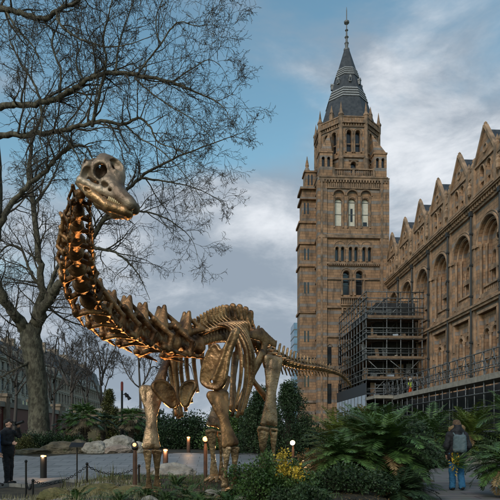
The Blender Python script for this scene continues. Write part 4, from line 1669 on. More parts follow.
# ---- skull
def skull_fn(p):
    q = mir(p)
    d = ell(q, (.19, 0, .38), (.27, .19, .265))
    d = smin(d, ell(q, (.36, 0, .44), (.19, .12, .19)), .08)
    d = smin(d, ell(q, (.48, 0, .30), (.15, .115, .19)), .08)
    d = smin(d, cap(q, (.45, .04, .19), (.93, .07, .055), .15, .10), .09)
    d = smin(d, cap(q, (.06, .17, .05), (.42, .14, .04), .06, .06), .06)
    d = smin(d, cap(q, (.06, .16, .04), (.02, .15, .36), .055, .07), .05)
    d = smin(d, cap(q, (.42, .12, .05), (.94, .07, .045), .06, .055), .05)
    d = smin(d, cap(q, (-.06, 0, .26), (.1, 0, .34), .08, .14), .06)       # condyle
    d = smin(d, cap(q, (-.03, .12, .30), (-.0, .12, .50), .05, .05), .05)
    # openings
    d = smax(d, -ell(q, (.24, 0, .36), (.19, .135, .17)), .02)
    d = smax(d, -ell(q, (.275, .22, .31), (.11, .2, .125)), .02)     # orbit
    d = smax(d, -ell(q, (.455, .18, .14), (.065, .1, .038)), .02)        # antorbital
    d = smax(d, -ell(q, (.58, .16, .10), (.03, .06, .02)), .015)
    d = smax(d, -ell(q, (.015, .15, .49), (.085, .16, .135)), .02)         # upper temporal
    d = smax(d, -ell(q, (.09, .22, .19), (.06, .10, .10)), .02)          # lower temporal
    d = smax(d, -ell(q, (-.02, .17, .36), (.035, .08, .05)), .02)
    d = smax(d, -ell(q, (.43, .085, .53), (.13, .065, .10)), .02)         # nares
    d = smax(d, -rbox(q, (.5, 0, -.02), (.30, .075, .09), .04), .02)     # palate
    d = smax(d, -rbox(q, (.20, 0, .08), (.2, .1, .1), .04), .02)
    return d + nz3(p, 22) * .006 + nz3(p, 50, 3.) * .003


def jaw_fn(p):
    q = mir(p)
    d = cap(q, (.02, .15, -.03), (.30, .15, -.10), .05, .075)
    d = smin(d, cap(q, (.30, .15, -.10), (.66, .12, -.16), .08, .07), .04)
    d = smin(d, cap(q, (.66, .12, -.16), (.90, .05, -.11), .075, .075), .04)
    d = smin(d, cap(q, (.90, .05, -.11), (.93, 0, -.11), .07, .07), .04)
    d = smin(d, cap(q, (.22, .15, -.06), (.34, .15, -.03), .05, .04), .04)
    d = smax(d, -ell(q, (.25, .22, -.08), (.06, .05, .03)), .02)
    return d + nz3(p, 22) * .005


SK = .555
xs_ = (CAMR * 365 - UP * 155).normalized()
zs_ = (CAMR * 155 + UP * 365).normalized()
yaw = R(-12)
rot = Matrix.Rotation(yaw, 3, zs_)
tilt = Matrix.Rotation(R(4), 3, CAMD)
xs_, zs_ = tilt @ xs_, tilt @ zs_
m = frame(P(81.5, 188, 4.9), rot @ xs_, zs_) @ Matrix.Diagonal((SK, SK, SK, 1))
sk = sdf_object('skull', skull_fn, (-.2, -.32, -.12), (1.08, .32, .78), .0135, M['bronze_pale'], m, dino)
jw = sdf_object('jaw', jaw_fn, (-.12, -.3, -.32), (1.08, .3, .1), .0135, M['bronze'], m @ Matrix.Translation((0, 0, .035)), dino)
for up_, par in ((1, sk), (0, jw)):
    mb = MB()
    for s in (-1, 1):
        for i in range(13):
            f = i / 12
            x = .60 + .36 * f
            y = s * (.13 * (1 - f ** 2.2) + .005)
            if up_:
                a, b = Vector((x, y, .03 - .012 * f)), Vector((x + .02, y, -.05))
            else:
                a, b = Vector((x - .02, y * .95, -.085)), Vector((x, y * .95, -.025))
            a, b = m @ a, m @ b
            mb.tube([a, a.lerp(b, .6), b], [.009, .009, .004], 6)
    mb.build('teeth', M['tooth'], par, smooth_=True)
# ================================================================ bare trees
rt = random.Random(11)


def rvec():
    while True:
        v = Vector((rt.uniform(-1, 1), rt.uniform(-1, 1), rt.uniform(-1, 1)))
        if .1 < v.length < 1:
            return v.normalized()


def perp_dir(d, ang):
    """direction at an angle to d, random azimuth"""
    a = d.cross(rvec())
    if a.length < 1e-3:
        a = d.orthogonal()
    a.normalize()
    return (d * math.cos(ang) + a * math.sin(ang)).normalized()


def grow(mb, p, d, L, r, level, cfg, ttip):
    seg = (7, 6, 5, 4)[min(level, 3)]
    pts = [p.copy()]
    rad = [r]
    cur = d.copy()
    dirs = [cur.copy()]
    bend = Vector((0, 0, cfg['up'][min(level, 3)]))
    for i in range(seg):
        cur = (cur + rvec() * cfg['wig'][min(level, 3)] + bend * (.3 if i < seg * .6 else -.35)).normalized()
        p = p + cur * (L / seg)
        pts.append(p.copy())
        rad.append(r + (ttip - r) * (i + 1) / seg)
        dirs.append(cur.copy())
    mb.tube(pts, rad, 4 if level < 2 else 3, caps=False)
    if level >= cfg['levels']:
        return
    n = cfg['n'][min(level, 3)]
    n = max(2, int(n * rt.uniform(.7, 1.25)))
    for k in range(n):
        t = .18 + .82 * (k + rt.random()) / n
        j = min(seg - 1, int(t * seg))
        q = pts[j].lerp(pts[j + 1], t * seg - j)
        nd = perp_dir(dirs[j + 1], rt.uniform(.45, 1.05))
        nl = L * rt.uniform(.36, .66) * (1.15 - .45 * t)
        rr_ = max(ttip, rad[j] * .6)
        grow(mb, q, nd, nl, rr_, level + 1, cfg, ttip)


def bare_tree(name, label, loc, limbs, trunk, cfg, bark, twig, group=None, dens=1.0):
    lf = cfg.get('limbf', 1.0)
    limbs = [[(u, v, D, r * (lf if (i_ or lf < .6) else max(lf, .9))) for i_, (u, v, D, r) in enumerate(l)] for l in limbs]
    root = thing(name, label, 'tree', loc, group)
    mb = MB()
    tp = catmull([P(u, v, D) for u, v, D, r in trunk], 5)
    trd = [r for _, _, _, r in trunk]
    rr_ = []
    for i in range(len(tp)):
        x = i / 5
        j = min(int(x), len(trd) - 2)
        rr_.append((trd[j] + (trd[j + 1] - trd[j]) * (x - j)) * (1 + .04 * math.sin(i * 2.3)))
    mb.tube(tp, rr_, 14)
    mb.build('trunk', bark, root, smooth_=True)
    cr = MB()
    for lb in limbs:
        pts = catmull([P(u, v, D) for u, v, D, r in lb], 5)
        rs = []
        for i in range(len(pts)):
            x = i / 5
            j = min(int(x), len(lb) - 2)
            rs.append(lb[j][3] + (lb[j + 1][3] - lb[j][3]) * (x - j))
        # crooked growth
        for i in range(1, len(pts) - 1):
            pts[i] = pts[i] + rvec() * min(.12, rs[i] * .5)
        m_ = MB()
        m_.tube(pts, rs, 8)
        m_.build('limb', bark, root, smooth_=True)
        tot = sum((b - a).length for a, b in zip(pts, pts[1:]))
        n = max(4, int(tot / cfg['gap'] * dens))
        for k in range(n):
            t = .06 + .94 * (k + rt.random()) / n
            x = t * (len(pts) - 1)
            j = min(int(x), len(pts) - 2)
            q = pts[j].lerp(pts[j + 1], x - j)
            d0 = (pts[j + 1] - pts[j]).normalized()
            nd = perp_dir(d0, rt.uniform(.5, 1.15))
            nd = (nd + Vector((0, 0, .18))).normalized()
            L = cfg['len'] * rt.uniform(.4, 1.15) * (1.0 - .55 * t)
            grow(cr, q, nd, L, min(rs[j] * .55, .05), 0, cfg, cfg['tip'])
    cr.build('crown', twig, root)
    return root


cfgA = dict(levels=3, n=(6, 5, 3, 3), up=(.2, .0, -.25, -.4), wig=(.28, .32, .35, .4), gap=.45, len=3.5, tip=.0068, limbf=.72)
t1 = [(40, 441, 31, .74), (39, 428, 31, .58), (38, 395, 31, .51), (35, 365, 31, .53), (31, 342, 31, .58), (29, 326, 31, .46)]
l1 = [
    [(30, 336, 31, .50), (20, 322, 30.6, .42), (8, 305, 30, .36), (-4, 280, 29.5, .3), (-20, 240, 29, .2), (-30, 190, 28.5, .12)],
    [(33, 335, 31, .46), (38, 312, 31, .34), (42, 285, 31, .27), (38, 250, 31, .24), (33, 205, 31, .2), (29, 165, 31, .16), (36, 130, 31, .11), (50, 95, 31, .05)],
    [(35, 325, 31, .40), (46, 302, 30.5, .36), (58, 288, 30, .33), (68, 272, 29.5, .26), (84, 248, 29, .2), (104, 220, 28.6, .16), (120, 198, 28.3, .13), (140, 178, 28, .1), (162, 164, 27.7, .075), (190, 152, 27.4, .05), (222, 140, 27, .03), (244, 132, 26.8, .015)],
    [(86, 247, 29, .13), (102, 249, 28.5, .1), (116, 253, 28, .08), (130, 264, 27.6, .06), (140, 277, 27.3, .035), (150, 300, 27, .015)],
    [(42, 290, 31, .14), (30, 270, 31.5, .10), (22, 250, 32, .09), (8, 246, 32, .07), (-10, 262, 32.4, .04)],
    [(46, 302, 30.5, .16), (52, 278, 30.8, .12), (57, 268, 31, .10), (66, 250, 31.5, .06), (72, 236, 32, .02)],
    [(104, 220, 28.6, .10), (126, 214, 28.2, .08), (148, 212, 28, .06), (172, 222, 27.6, .04), (192, 240, 27.3, .02), (200, 268, 27.2, .01)],
    [(140, 178, 28, .07), (170, 182, 27.8, .05), (200, 190, 27.4, .03), (228, 205, 27.2, .012)],
    [(31, 360, 30.8, .16), (22, 366, 30.3, .1), (10, 372, 30, .07), (-6, 382, 29.6, .04)],
    [(33, 205, 31, .12), (48, 186, 31.5, .08), (60, 160, 32, .05), (70, 130, 32.2, .02)],
    [(42, 300, 31, .10), (62, 318, 31.6, .07), (90, 328, 32, .05), (118, 345, 32.4, .03)],
]
bare_tree('plane_tree', 'bare plane tree with a thick mottled trunk forking low, beside the path behind the hedge', G(40, 31), l1, t1, cfgA, M['bark'], M['twig'], 'bare plane trees')
cfgB = dict(levels=3, n=(6, 5, 3, 3), up=(.14, -.05, -.25, -.4), wig=(.28, .32, .35, .4), gap=.38, len=2.9, tip=.0056, limbf=.55)
t2 = [(-34, 455, 24, .72), (-28, 400, 24, .58), (-20, 320, 24, .46), (-10, 250, 24, .36), (-6, 215, 24, .34), (-6, 165, 24, .3), (-10, 110, 24, .28), (-14, 40, 24, .3), (-18, -40, 24, .2)]
l2 = [
    [(-8, 108, 24, .25), (12, 104, 23.6, .22), (32, 105, 23.2, .21), (50, 100, 23, .20), (68, 92, 22.8, .18), (84, 82, 22.6, .16), (100, 74, 22.4, .15), (118, 73, 22.2, .14), (146, 77, 22, .12), (172, 82, 21.8, .09), (195, 92, 21.6, .065), (214, 100, 21.4, .045), (227, 112, 21.2, .025), (236, 130, 21, .01)],
    [(-5, 136, 24, .23), (16, 135, 23.6, .21), (38, 133.5, 23.4, .2), (64, 130, 23.2, .17), (84, 125, 23, .15), (102, 121, 22.9, .13), (124, 124, 22.8, .11), (138, 118, 22.6, .09), (150, 127, 22.5, .07), (158, 142, 22.4, .05), (178, 150, 22.2, .03), (205, 168, 22, .012)],
    [(-8, 240, 24, .24), (3, 218, 23.9, .22), (14, 200, 23.8, .2), (30, 184, 23.6, .18), (47, 170, 23.5, .16), (58, 157, 23.4, .14), (70, 148, 23.3, .12), (84, 146, 23.2, .09), (92, 158, 23.1, .06), (96, 176, 23, .03)],
    [(92, 126, 23, .13), (94, 118, 22.8, .12), (98, 98, 22.6, .11), (104, 76, 22.4, .10), (106, 58, 22.2, .085), (103, 38, 22, .07), (108, 18, 21.8, .05), (114, -8, 21.6, .03)],
    [(-14, 4, 24, .24), (4, 9, 23.6, .22), (20, 13, 23.4, .2), (36, 18, 23.2, .18), (47, 19, 23, .17), (58, 10, 22.8, .15), (72, 4, 22.6, .12), (88, -6, 22.4, .09)],
    [(56, 11, 22.8, .10), (60, 24, 22.6, .09), (74, 36, 22.4, .075), (92, 43, 22.2, .06), (108, 47, 22, .05), (130, 44, 21.8, .035), (152, 36, 21.6, .02)],
    [(60, 92, 22.9, .10), (61, 72, 23, .085), (55, 56, 23.1, .075), (52, 40, 23.2, .07), (58, 24, 23.3, .06), (60, 10, 23.4, .05)],
    [(42, 103, 23.1, .10), (34, 84, 23.4, .085), (24, 68, 23.8, .07), (16, 54, 24, .06), (10, 40, 24.2, .04), (8, 20, 24.4, .02)],
    [(137, 75, 22, .07), (148, 60, 21.9, .06), (160, 45, 21.8, .055), (170, 30, 21.7, .05), (180, 22, 21.6, .04), (196, 26, 21.5, .03), (214, 25, 21.4, .02), (228, 32, 21.3, .01)],
    [(116, 72, 22.2, .08), (118, 50, 22.3, .065), (124, 28, 22.4, .055), (132, 6, 22.5, .04), (138, -14, 22.6, .03)],
    [(41, 106, 23.1, .10), (42, 124, 22.8, .08), (40, 140, 22.6, .05), (46, 158, 22.4, .02)],
    [(160, 45, 21.8, .05), (156, 24, 21.7, .04), (160, 6, 21.6, .03), (172, -14, 21.5, .02)],
    [(172, 82, 21.8, .05), (190, 70, 21.7, .04), (208, 60, 21.6, .03), (222, 68, 21.5, .015), (230, 88, 21.4, .01)],
    [(124, 124, 22.8, .07), (140, 138, 22.6, .05), (160, 150, 22.4, .04), (186, 176, 22.2, .025), (206, 206, 22, .012)],
    [(60, 130, 23.2, .09), (74, 150, 23, .06), (84, 172, 22.8, .04), (90, 200, 22.6, .02)],
    [(84, 82, 22.6, .07), (76, 62, 22.7, .055), (82, 40, 22.8, .04), (78, 18, 22.9, .03)],
    [(4, 9, 23.6, .09), (18, 30, 23.4, .07), (34, 48, 23.2, .05), (44, 74, 23, .03)],
    [(135, 78, 22, .06), (150, 92, 21.8, .05), (170, 106, 21.6, .04), (196, 122, 21.4, .025), (222, 150, 21.2, .012)],
    [(206, 27, 21.5, .02), (212, 10, 21.4, .016), (218, -6, 21.3, .012)],
]
bare_tree('plane_tree', 'bare plane tree cut off by the picture edge, its boughs spreading over the skull', G(-22, 24), l2, t2, cfgB, M['bark'], M['twig'], 'bare plane trees')

# slight trees in the distance
cfgC = dict(levels=2, n=(7, 6, 4, 3), up=(.5, .3, .1, 0), wig=(.2, .25, .3, .3), gap=1.1, len=2.6, tip=.012)


def far_tree(u, D, top, sp, label, i):
    ln = rt.uniform(-3, 3)
    trunk = [(u, 434, D, .15), (u + 1 + ln * .4, (434 + top) / 2 + 15, D, .11), (u + ln, top + 22, D, .06)]
    lim = []
    for k in range(7):
        a = -1 + 2 * k / 6
        y0 = top + 34 + rt.uniform(-14, 26)
        a += rt.uniform(-.16, .16)
        lim.append([(u + a * 1, y0, D, .07), (u + a * sp * .45, y0 - rt.uniform(8, 26), D + rt.uniform(-1, 1), .05), (u + a * sp * .8, y0 - 34 + 14 * abs(a), D + rt.uniform(-2, 2), .045), (u + a * sp, top + 26 * abs(a), D + rt.uniform(-2, 2), .02)])
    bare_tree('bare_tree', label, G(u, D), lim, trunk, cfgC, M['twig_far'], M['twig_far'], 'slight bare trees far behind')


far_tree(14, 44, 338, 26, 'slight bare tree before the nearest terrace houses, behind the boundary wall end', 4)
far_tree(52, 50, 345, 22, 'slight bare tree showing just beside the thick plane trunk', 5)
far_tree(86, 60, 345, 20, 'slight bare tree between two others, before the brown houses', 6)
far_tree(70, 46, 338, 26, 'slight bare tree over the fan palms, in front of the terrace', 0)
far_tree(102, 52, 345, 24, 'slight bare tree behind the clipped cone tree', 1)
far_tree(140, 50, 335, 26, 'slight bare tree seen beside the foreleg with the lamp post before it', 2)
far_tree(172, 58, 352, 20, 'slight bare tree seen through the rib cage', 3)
# ================================================================ planting
import bmesh
from mathutils import noise as mnoise
rp = random.Random(23)


def leaf(mb, a, b, w, nrm):
    """kite shaped leaf from a to b"""
    d = b - a
    s = d.cross(nrm)
    if s.length < 1e-6:
        return
    s = s.normalized() * w
    mid = a + d * .42
    n = len(mb.v)
    mb.v.extend([tuple(a), tuple(mid + s), tuple(b), tuple(mid - s)])
    mb.f.append((n, n + 1, n + 2, n + 3))


def frond(mb, base, az, L, e0, droop, ll, nl, w, stem=.008, bare=.15):
    d2 = Vector((math.cos(az), math.sin(az), 0))
    side = Vector((-d2.y, d2.x, 0))
    pts, tg = [base.copy()], []
    seg = 9
    p = base.copy()
    twist = rp.uniform(-.25, .25)
    for i in range(seg):
        e = e0 - droop * ((i + .5) / seg) ** 1.3
        t = d2 * math.cos(e) + Vector((0, 0, math.sin(e))) + side * twist * i / seg * .5
        t.normalize()
        p = p + t * (L / seg)
        pts.append(p.copy())
        tg.append(t)
    mb.tube(pts, [stem * (1 - .8 * i / seg) for i in range(seg + 1)], 3, caps=False)
    for k in range(nl):
        f = bare + (1 - bare) * (k + .5) / nl
        x = f * seg
        j = min(seg - 1, int(x))
        q = pts[j].lerp(pts[j + 1], x - j)
        t = tg[j]
        up = side.cross(t)
        if up.z < 0:
            up = -up
        prof = math.sin(math.pi * min(1, (f - bare) / (1 - bare) * .85 + .12)) ** .7
        l = ll * prof * rp.uniform(.8, 1.1)
        for s in (-1, 1):
            dirn = (side * s * .8 + t * .55 + up * .18 + Vector((0, 0, -.22)) + Vector((rp.uniform(-.12, .12), rp.uniform(-.12, .12), rp.uniform(-.15, .1)))).normalized()
            leaf(mb, q, q + dirn * l, w, up)


def frond_plant(name, label, cat, base, n, L, ll, nl, w, mat, e=(.3, 1.35), droop=(.9, 1.7), trunk=0.0, trad=.1, group=None, stem=.008):
    root = thing(name, label, cat, base, group)
    top = Vector(base) + Vector((0, 0, trunk))
    if trunk > 0:
        tb = MB()
        prof = []
        k = max(4, int(trunk / .06))
        for i in range(k + 1):
            prof.append((trad * (1.05 if i % 2 else .9) * (1 - .15 * i / k), trunk * i / k - .05))
        tb.lathe(base, prof, 9)
        tb.build('trunk', M['palm_trunk'], root)
    mb = MB()
    for i in range(n):
        f = (i + .5) / n
        az = i * 2.39996 + rp.uniform(-.3, .3)
        el = e[1] - (e[1] - e[0]) * f + rp.uniform(-.12, .12)
        frond(mb, top + Vector((rp.uniform(-.03, .03), rp.uniform(-.03, .03), 0)), az, L * rp.uniform(.75, 1.1), el, rp.uniform(*droop), ll, nl, w, stem)
    mb.build('fronds', mat, root)
    if n >= 40:
        mb = MB()
        for i in range(n // 6):
            frond(mb, top, rp.uniform(0, 6.28), L * rp.uniform(.7, 1.0), rp.uniform(-.4, .5), rp.uniform(.8, 1.5), ll * .85, nl, w * .8, stem)
        mb.build('dead_fronds', M['leaf_brown'], root)
    return root


def fan_palm(label, base, trunk, trad, n, R_, mat, group='fan palms behind the path'):
    root = thing('fan_palm', label, 'palm tree', base, group)
    base = Vector(base)
    tb = MB()
    k = int(trunk / .07)
    tb.lathe(base, [(trad * (1.12 if i % 2 else .88), trunk * i / k - .05) for i in range(k + 1)], 10)
    tb.build('trunk', M['palm_trunk'], root)
    top = base + Vector((0, 0, trunk))
    mb, th = MB(), MB()
    for i in range(n):
        f = (i + .5) / n
        az = i * 2.39996 + rp.uniform(-.3, .3)
        el = 1.35 - 1.9 * f + rp.uniform(-.15, .15)
        d = Vector((math.cos(az) * math.cos(el), math.sin(az) * math.cos(el), math.sin(el)))
        q = top + d * R_ * rp.uniform(.75, 1.0) + Vector((0, 0, -.12 * R_))
        tgt = mb if f < .86 else th
        tgt.tube([top, top + d * R_ * .5 + Vector((0, 0, .04)), q], [.014, .01, .008], 3, caps=False)
        sd_ = d.cross(Vector((0, 0, 1))).normalized()
        up = sd_.cross(d)
        fold = d * .85 + Vector((0, 0, -.35))
        for b in range(17):
            an = (b - 8) / 8 * 1.75
            dn = (fold * math.cos(an) + sd_ * math.sin(an) + up * .12 + Vector((0, 0, -.25 - rp.uniform(0, .25)))).normalized()
            ln = R_ * .62 * rp.uniform(.85, 1.1) * (1 - .15 * abs(an))
            leaf(tgt, q, q + dn * ln, .028 * R_ / .7, up)
    mb.build('fronds', mat, root)
    if th.v:
        for i in range(60):
            az = rp.uniform(0, 6.28)
            a = top + Vector((math.cos(az) * trad, math.sin(az) * trad, -rp.uniform(.05, .2)))
            leaf(th, a, a + Vector((math.cos(az) * .2, math.sin(az) * .2, -rp.uniform(.3, .7))), .04, Vector((math.cos(az), math.sin(az), 0)))
        th.build('dead_fronds', M['thatch'], root)
    return root


def bush(name, label, cat, base, r, mat, nclump=60, per=55, ls=.07, lw=.02, shape='dome', core='leaf_dark', group=None, extra=None, stems=True, rag=.5):
    """leafy shrub: leaves in clumps through an uneven volume round a few stems"""
    root = thing(name, label, cat, base, group)
    b = Vector(base)
    lv, st = MB(), MB()
    ex = MB()
    for c in range(nclump):
        if shape == 'cone':
            t = rp.random() ** 1.35
            az = rp.uniform(0, 6.283)
            rr = (1 - t) ** .8 * rp.uniform(.5, 1.05) * (1 + .35 * mnoise.noise(Vector((az * .9, t * 4.5, b.x)))) + .04
            cen = Vector((math.cos(az) * rr * r[0], math.sin(az) * rr * r[1], t * r[2]))
            out = Vector((math.cos(az), math.sin(az), .45)).normalized()
            cs = .22 * max(r[0], .5) * rp.uniform(.7, 1.3)
        else:
            v = rvec2(rp)
            v.z = abs(v.z)
            k = rp.uniform(.55, 1.0) * (1 + rag * mnoise.noise(v * 2.1 + b * 1.7))
            cen = Vector((v.x * r[0] * k, v.y * r[1] * k, v.z * r[2] * k + .03))
            out = Vector((v.x, v.y, v.z + .3)).normalized()
            cs = .24 * (r[0] + r[2]) / 2 * rp.uniform(.7, 1.35)
        if stems:
            st.tube([b + Vector((cen.x * .15, cen.y * .15, 0)), b + cen * .6 + Vector((0, 0, .1 * r[2])), b + cen], [.018 * r[2] + .004, .01, .004], 3, caps=False)
        tgt = ex if (extra and extra[1](cen, c)) else lv
        for i in range(per):
            o = rvec2(rp) * cs * rp.random() ** .5
            q = b + cen + o
            if q.z < b.z + .01:
                continue
            d = (out * .6 + rvec2(rp) * .9).normalized()
            leaf(tgt, q, q + d * ls * rp.uniform(.6, 1.25), lw * rp.uniform(.8, 1.2), rvec2(rp))
    lv.build('foliage', mat, root)
    if ex.v:
        ex.build('blossoms', extra[0], root)
    if st.v:
        st.build('stem', M['twig'], root)
    return root


def rvec2(r):
    while True:
        v = Vector((r.uniform(-1, 1), r.uniform(-1, 1), r.uniform(-1, 1)))
        if .1 < v.length < 1:
            return v.normalized()


def rock(label, c, r, mat, seed, sink=.3, group=None, name='boulder', rough=1.0):
    bm = bmesh.new()
    bmesh.ops.create_icosphere(bm, subdivisions=5, radius=1)
    mb = MB()
    c = Vector(c)
    off = Vector((seed * 3.7, seed * 1.3, seed * 2.1))
    rz = Matrix.Rotation(seed * 1.7, 3, 'Z')
    planes = [rvec2(random.Random(seed * 10 + i)) for i in range(9)]
    for v in bm.verts:
        d = v.co.normalized()
        k = 1.0
        for i, p in enumerate(planes):       # chopped faces
            dt = d.dot(p)
            if dt > .1:
                k = min(k, (.70 + .12 * ((i * 7) % 3)) / dt)
        k *= 1 + .16 * mnoise.noise(d * 1.6 + off) + rough * (.07 * mnoise.noise(d * 4.5 + off) + .035 * mnoise.noise(d * 11 + off) + .015 * mnoise.noise(d * 26 + off))
        q = rz.transposed() @ Vector((d.x, d.y, d.z)) * k
        mb.v.append((c.x + q.x * r[0], c.y + q.y * r[1], c.z + q.z * r[2] + r[2] * (1 - sink * 2) * .9))
    mb.f = [tuple(v.index for v in f.verts) for f in bm.faces]
    bm.free()
    o = mb.build(name, mat, None, loc=c, smooth_=False)
    return tag(o, label, 'rock', group)


def wid(px, D):
    return px / FPX * D


# ---- big feathery palms on the right of the bed
frond_plant('feathery_palm', 'largest feathery green palm, its arching fronds heaped beside the boardwalk', 'palm', G(384, 13.6), 110, 1.55, .36, 34, .019, M['leaf_palm'], e=(-.5, 1.45), droop=(.8, 1.7), trunk=.9, trad=.16)
frond_plant('feathery_palm', 'feathery palm leaning out low over the bed, next to the yellow flowering shrub', 'palm', G(340, 12.6), 70, 1.1, .26, 30, .016, M['leaf_palm'], e=(-.1, 1.3), droop=(.8, 1.6), trunk=.42, trad=.1)
frond_plant('feathery_palm', 'feathery palm with upright fronds just behind the largest palm, under the hoarding', 'palm', G(366, 15.6), 70, 1.55, .36, 30, .019, M['leaf_palm'], e=(.0, 1.45), droop=(.7, 1.4), trunk=1.0, trad=.14)
frond_plant('feathery_palm', 'yellow green feathery palm rising below the pale hoarding panels', 'palm', G(340, 19), 60, 1.4, .32, 28, .02, M['leaf_lime'], e=(.2, 1.45), droop=(.6, 1.3), trunk=1.1, trad=.12)
frond_plant('feathery_palm', 'low dark feathery palm at the near edge of the boardwalk, beneath the largest palm', 'palm', G(400, 11.9), 50, .9, .22, 26, .015, M['leaf_dark'], e=(-.1, 1.2), droop=(.7, 1.4), trunk=.2, trad=.08)
frond_plant('feathery_palm', 'feathery palm reaching in over the boardwalk from the picture edge, before the stone edging', 'palm', G(508, 12.4), 50, .95, .28, 28, .018, M['leaf_palm'], e=(-.2, 1.3), droop=(.8, 1.6), trunk=.72, trad=.1)
frond_plant('feathery_palm', 'feathery palm behind the person, dark fronds over the far end of the boardwalk', 'palm', G(430, 27), 60, 2.1, .42, 28, .024, M['leaf_palm'], e=(-.2, 1.4), droop=(.7, 1.4), trunk=1.3, trad=.16)
frond_plant('feathery_palm', 'lime green palm standing beyond the person, before the walkway scaffold', 'palm', G(472, 30), 64, 2.3, .48, 28, .028, M['leaf_lime'], e=(-.2, 1.4), droop=(.6, 1.3), trunk=1.4, trad=.16)
frond_plant('feathery_palm', 'tall dark palm at the edge of the picture, fronds crossing the walkway deck', 'palm', G(510, 22), 34, 1.4, .4, 24, .02, M['leaf_palm'], e=(.0, 1.3), droop=(.7, 1.4), trunk=2.1, trad=.14)
frond_plant('feathery_palm', 'small arching palm whose fronds hang beside the walker in the hooded coat', 'palm', G(484, 15.6), 18, .95, .24, 24, .014, M['leaf_fern'], e=(.1, 1.3), droop=(.9, 1.7), trunk=.62, trad=.07)

# ---- shrubs of the bed
yc = G(270, 9.7)


def yellow(cen, i):
    return cen.z > .36 and .12 < cen.dot(CAMR) < .75 and rp.random() < .5


bush('flowering_shrub', 'rounded green shrub with clusters of yellow flowers before the hind leg', 'shrub', yc, (.72, .62, .66), M['leaf_bush'], 150, 80, .055, .016, extra=(M['leaf_yellow'], yellow))
bush('shrub', 'dark glossy shrub at the foot of the bed, in front of the yellow flowers', 'shrub', G(300, 9.0), (.5, .35, .28), M['leaf_dark'], 70, 70, .06, .014)
bush('shrub', 'low dark shrub in the lower corner beneath the leaning palm', 'shrub', G(352, 10.8), (.75, .4, .42), M['leaf_dark'], 90, 70, .07, .016)
bush('shrub', 'olive and brown shrub behind the lit lamp ball', 'shrub', G(318, 19.5), (.8, .6, .8), M['leaf_autumn'], 80, 60, .09, .025)
bush('yew_tree', 'dark dense conical yew tree between the hind leg and the tower', 'tree', G(290, 25), (1.35, 1.2, 3.3), M['leaf_dark'], 330, 75, .11, .022, shape='cone')
bush('yew_tree', 'dark yew tree seen just behind the hind leg, lower than its neighbour', 'tree', G(262, 27), (1.5, 1.2, 3.0), M['leaf_dark'], 260, 70, .12, .026, shape='cone')
bush('shrub', 'dark green bush seen between the forelegs, beyond the path', 'shrub', G(190, 34), (2.2, 1.3, 2.0), M['leaf_dark'], 200, 60, .15, .04)
bush('shrub', 'mid green bush seen beneath the rib cage, behind the hind foot', 'shrub', G(240, 32), (2.4, 1.3, 2.5), M['leaf_bush'], 220, 60, .15, .04)
bush('shrub', 'broad dark bush beyond the rocks, next to the lamp post', 'shrub', G(158, 38), (2.4, 1.3, 2.1), M['leaf_dark'], 180, 60, .17, .045)
bush('clipped_tree', 'tall clipped cone of grey green foliage behind the fan palms', 'tree', G(109, 42), (1.0, 1.0, 4.2), M['leaf_olive'], 320, 60, .12, .03, shape='cone')
bush('hedge', 'long dark evergreen hedge in front of the forking plane tree', 'hedge', G(40, 28.8), (2.5, .5, .75), M['leaf_dark'], 240, 60, .09, .028)
bush('shrub', 'bright green low shrub at the foot of the fan palms', 'shrub', G(70, 29), (.9, .6, .7), M['leaf_bush'], 90, 60, .1, .03)
bush('shrub', 'olive shrub next to the person in black, across the path', 'shrub', G(24, 27.6), (.55, .45, .75), M['leaf_olive'], 70, 60, .07, .02)
bush('shrub', 'green shrub at the edge of the picture, beyond the stone edging', 'shrub', G(498, 29), (1.6, .9, 1.5), M['leaf_dark'], 150, 60, .13, .035)
bush('shrub', 'dark shrub under the walkway scaffold, to the side of the tall palms', 'shrub', G(452, 32), (2.2, .9, 1.4), M['leaf_dark'], 180, 60, .14, .04)
bush('shrub', 'yellowish shrub before the stone edging, at the bend of the boardwalk', 'shrub', G(437, 25.6), (.55, .4, .38), M['leaf_olive'], 60, 50, .08, .022)
bush('shrub', 'dark shrub filling the gap between the leaning palm and the tower foot', 'shrub', G(322, 27), (1.7, 1.0, 1.7), M['leaf_dark'], 160, 60, .13, .034)
bush('shrub', 'dark shrub behind the largest palm, hiding the foot of the scaffold', 'shrub', G(398, 24), (2.6, 1.0, 1.7), M['leaf_dark'], 220, 60, .13, .034)

# ---- fan palms
fan_palm('fan palm with a full dark crown and a shaggy trunk, left of the pale boulders', G(84, 30.5), 1.75, .2, 42, .85, M['leaf_palm'])
fan_palm('shorter fan palm half hidden between its neighbour and the hedge', G(70, 32), 1.35, .18, 34, .8, M['leaf_fern'])
fan_palm('fan palm beside the lamp post, its crown showing next to the foreleg', G(131, 33), 1.75, .17, 38, .8, M['leaf_palm'])
fan_palm('thin fan palm behind the pale boulders, under the clipped cone tree', G(103, 35), 1.6, .15, 30, .75, M['leaf_dark'])

# ---- ferns round the feet
for u, D, L, n, lb in ((187, 9.9, .46, 20, 'dark fern tuft behind the leading foreleg, beneath the amber lamp'),
                       (166, 9.6, .4, 18, 'fern growing at the heel of the leading forefoot'),
                       (120, 9.0, .48, 20, 'spreading fern in front of the mossy rocks by the chain'),
                       (205, 8.9, .34, 14, 'small fern low in the bed under the breastbone'),
                       (232, 8.9, .34, 16, 'fern at the foot of the second foreleg'),
                       (318, 9.3, .42, 18, 'pale fern at the bottom edge, under the leaning palm'),
                       (137, 9.9, .3, 14, 'small fern beside the toes of the leading forefoot')):
    frond_plant('fern', lb, 'fern', G(u, D), n, L, .085, 22, .008, M['leaf_fern'], e=(.2, 1.2), droop=(.7, 1.5), stem=.004)

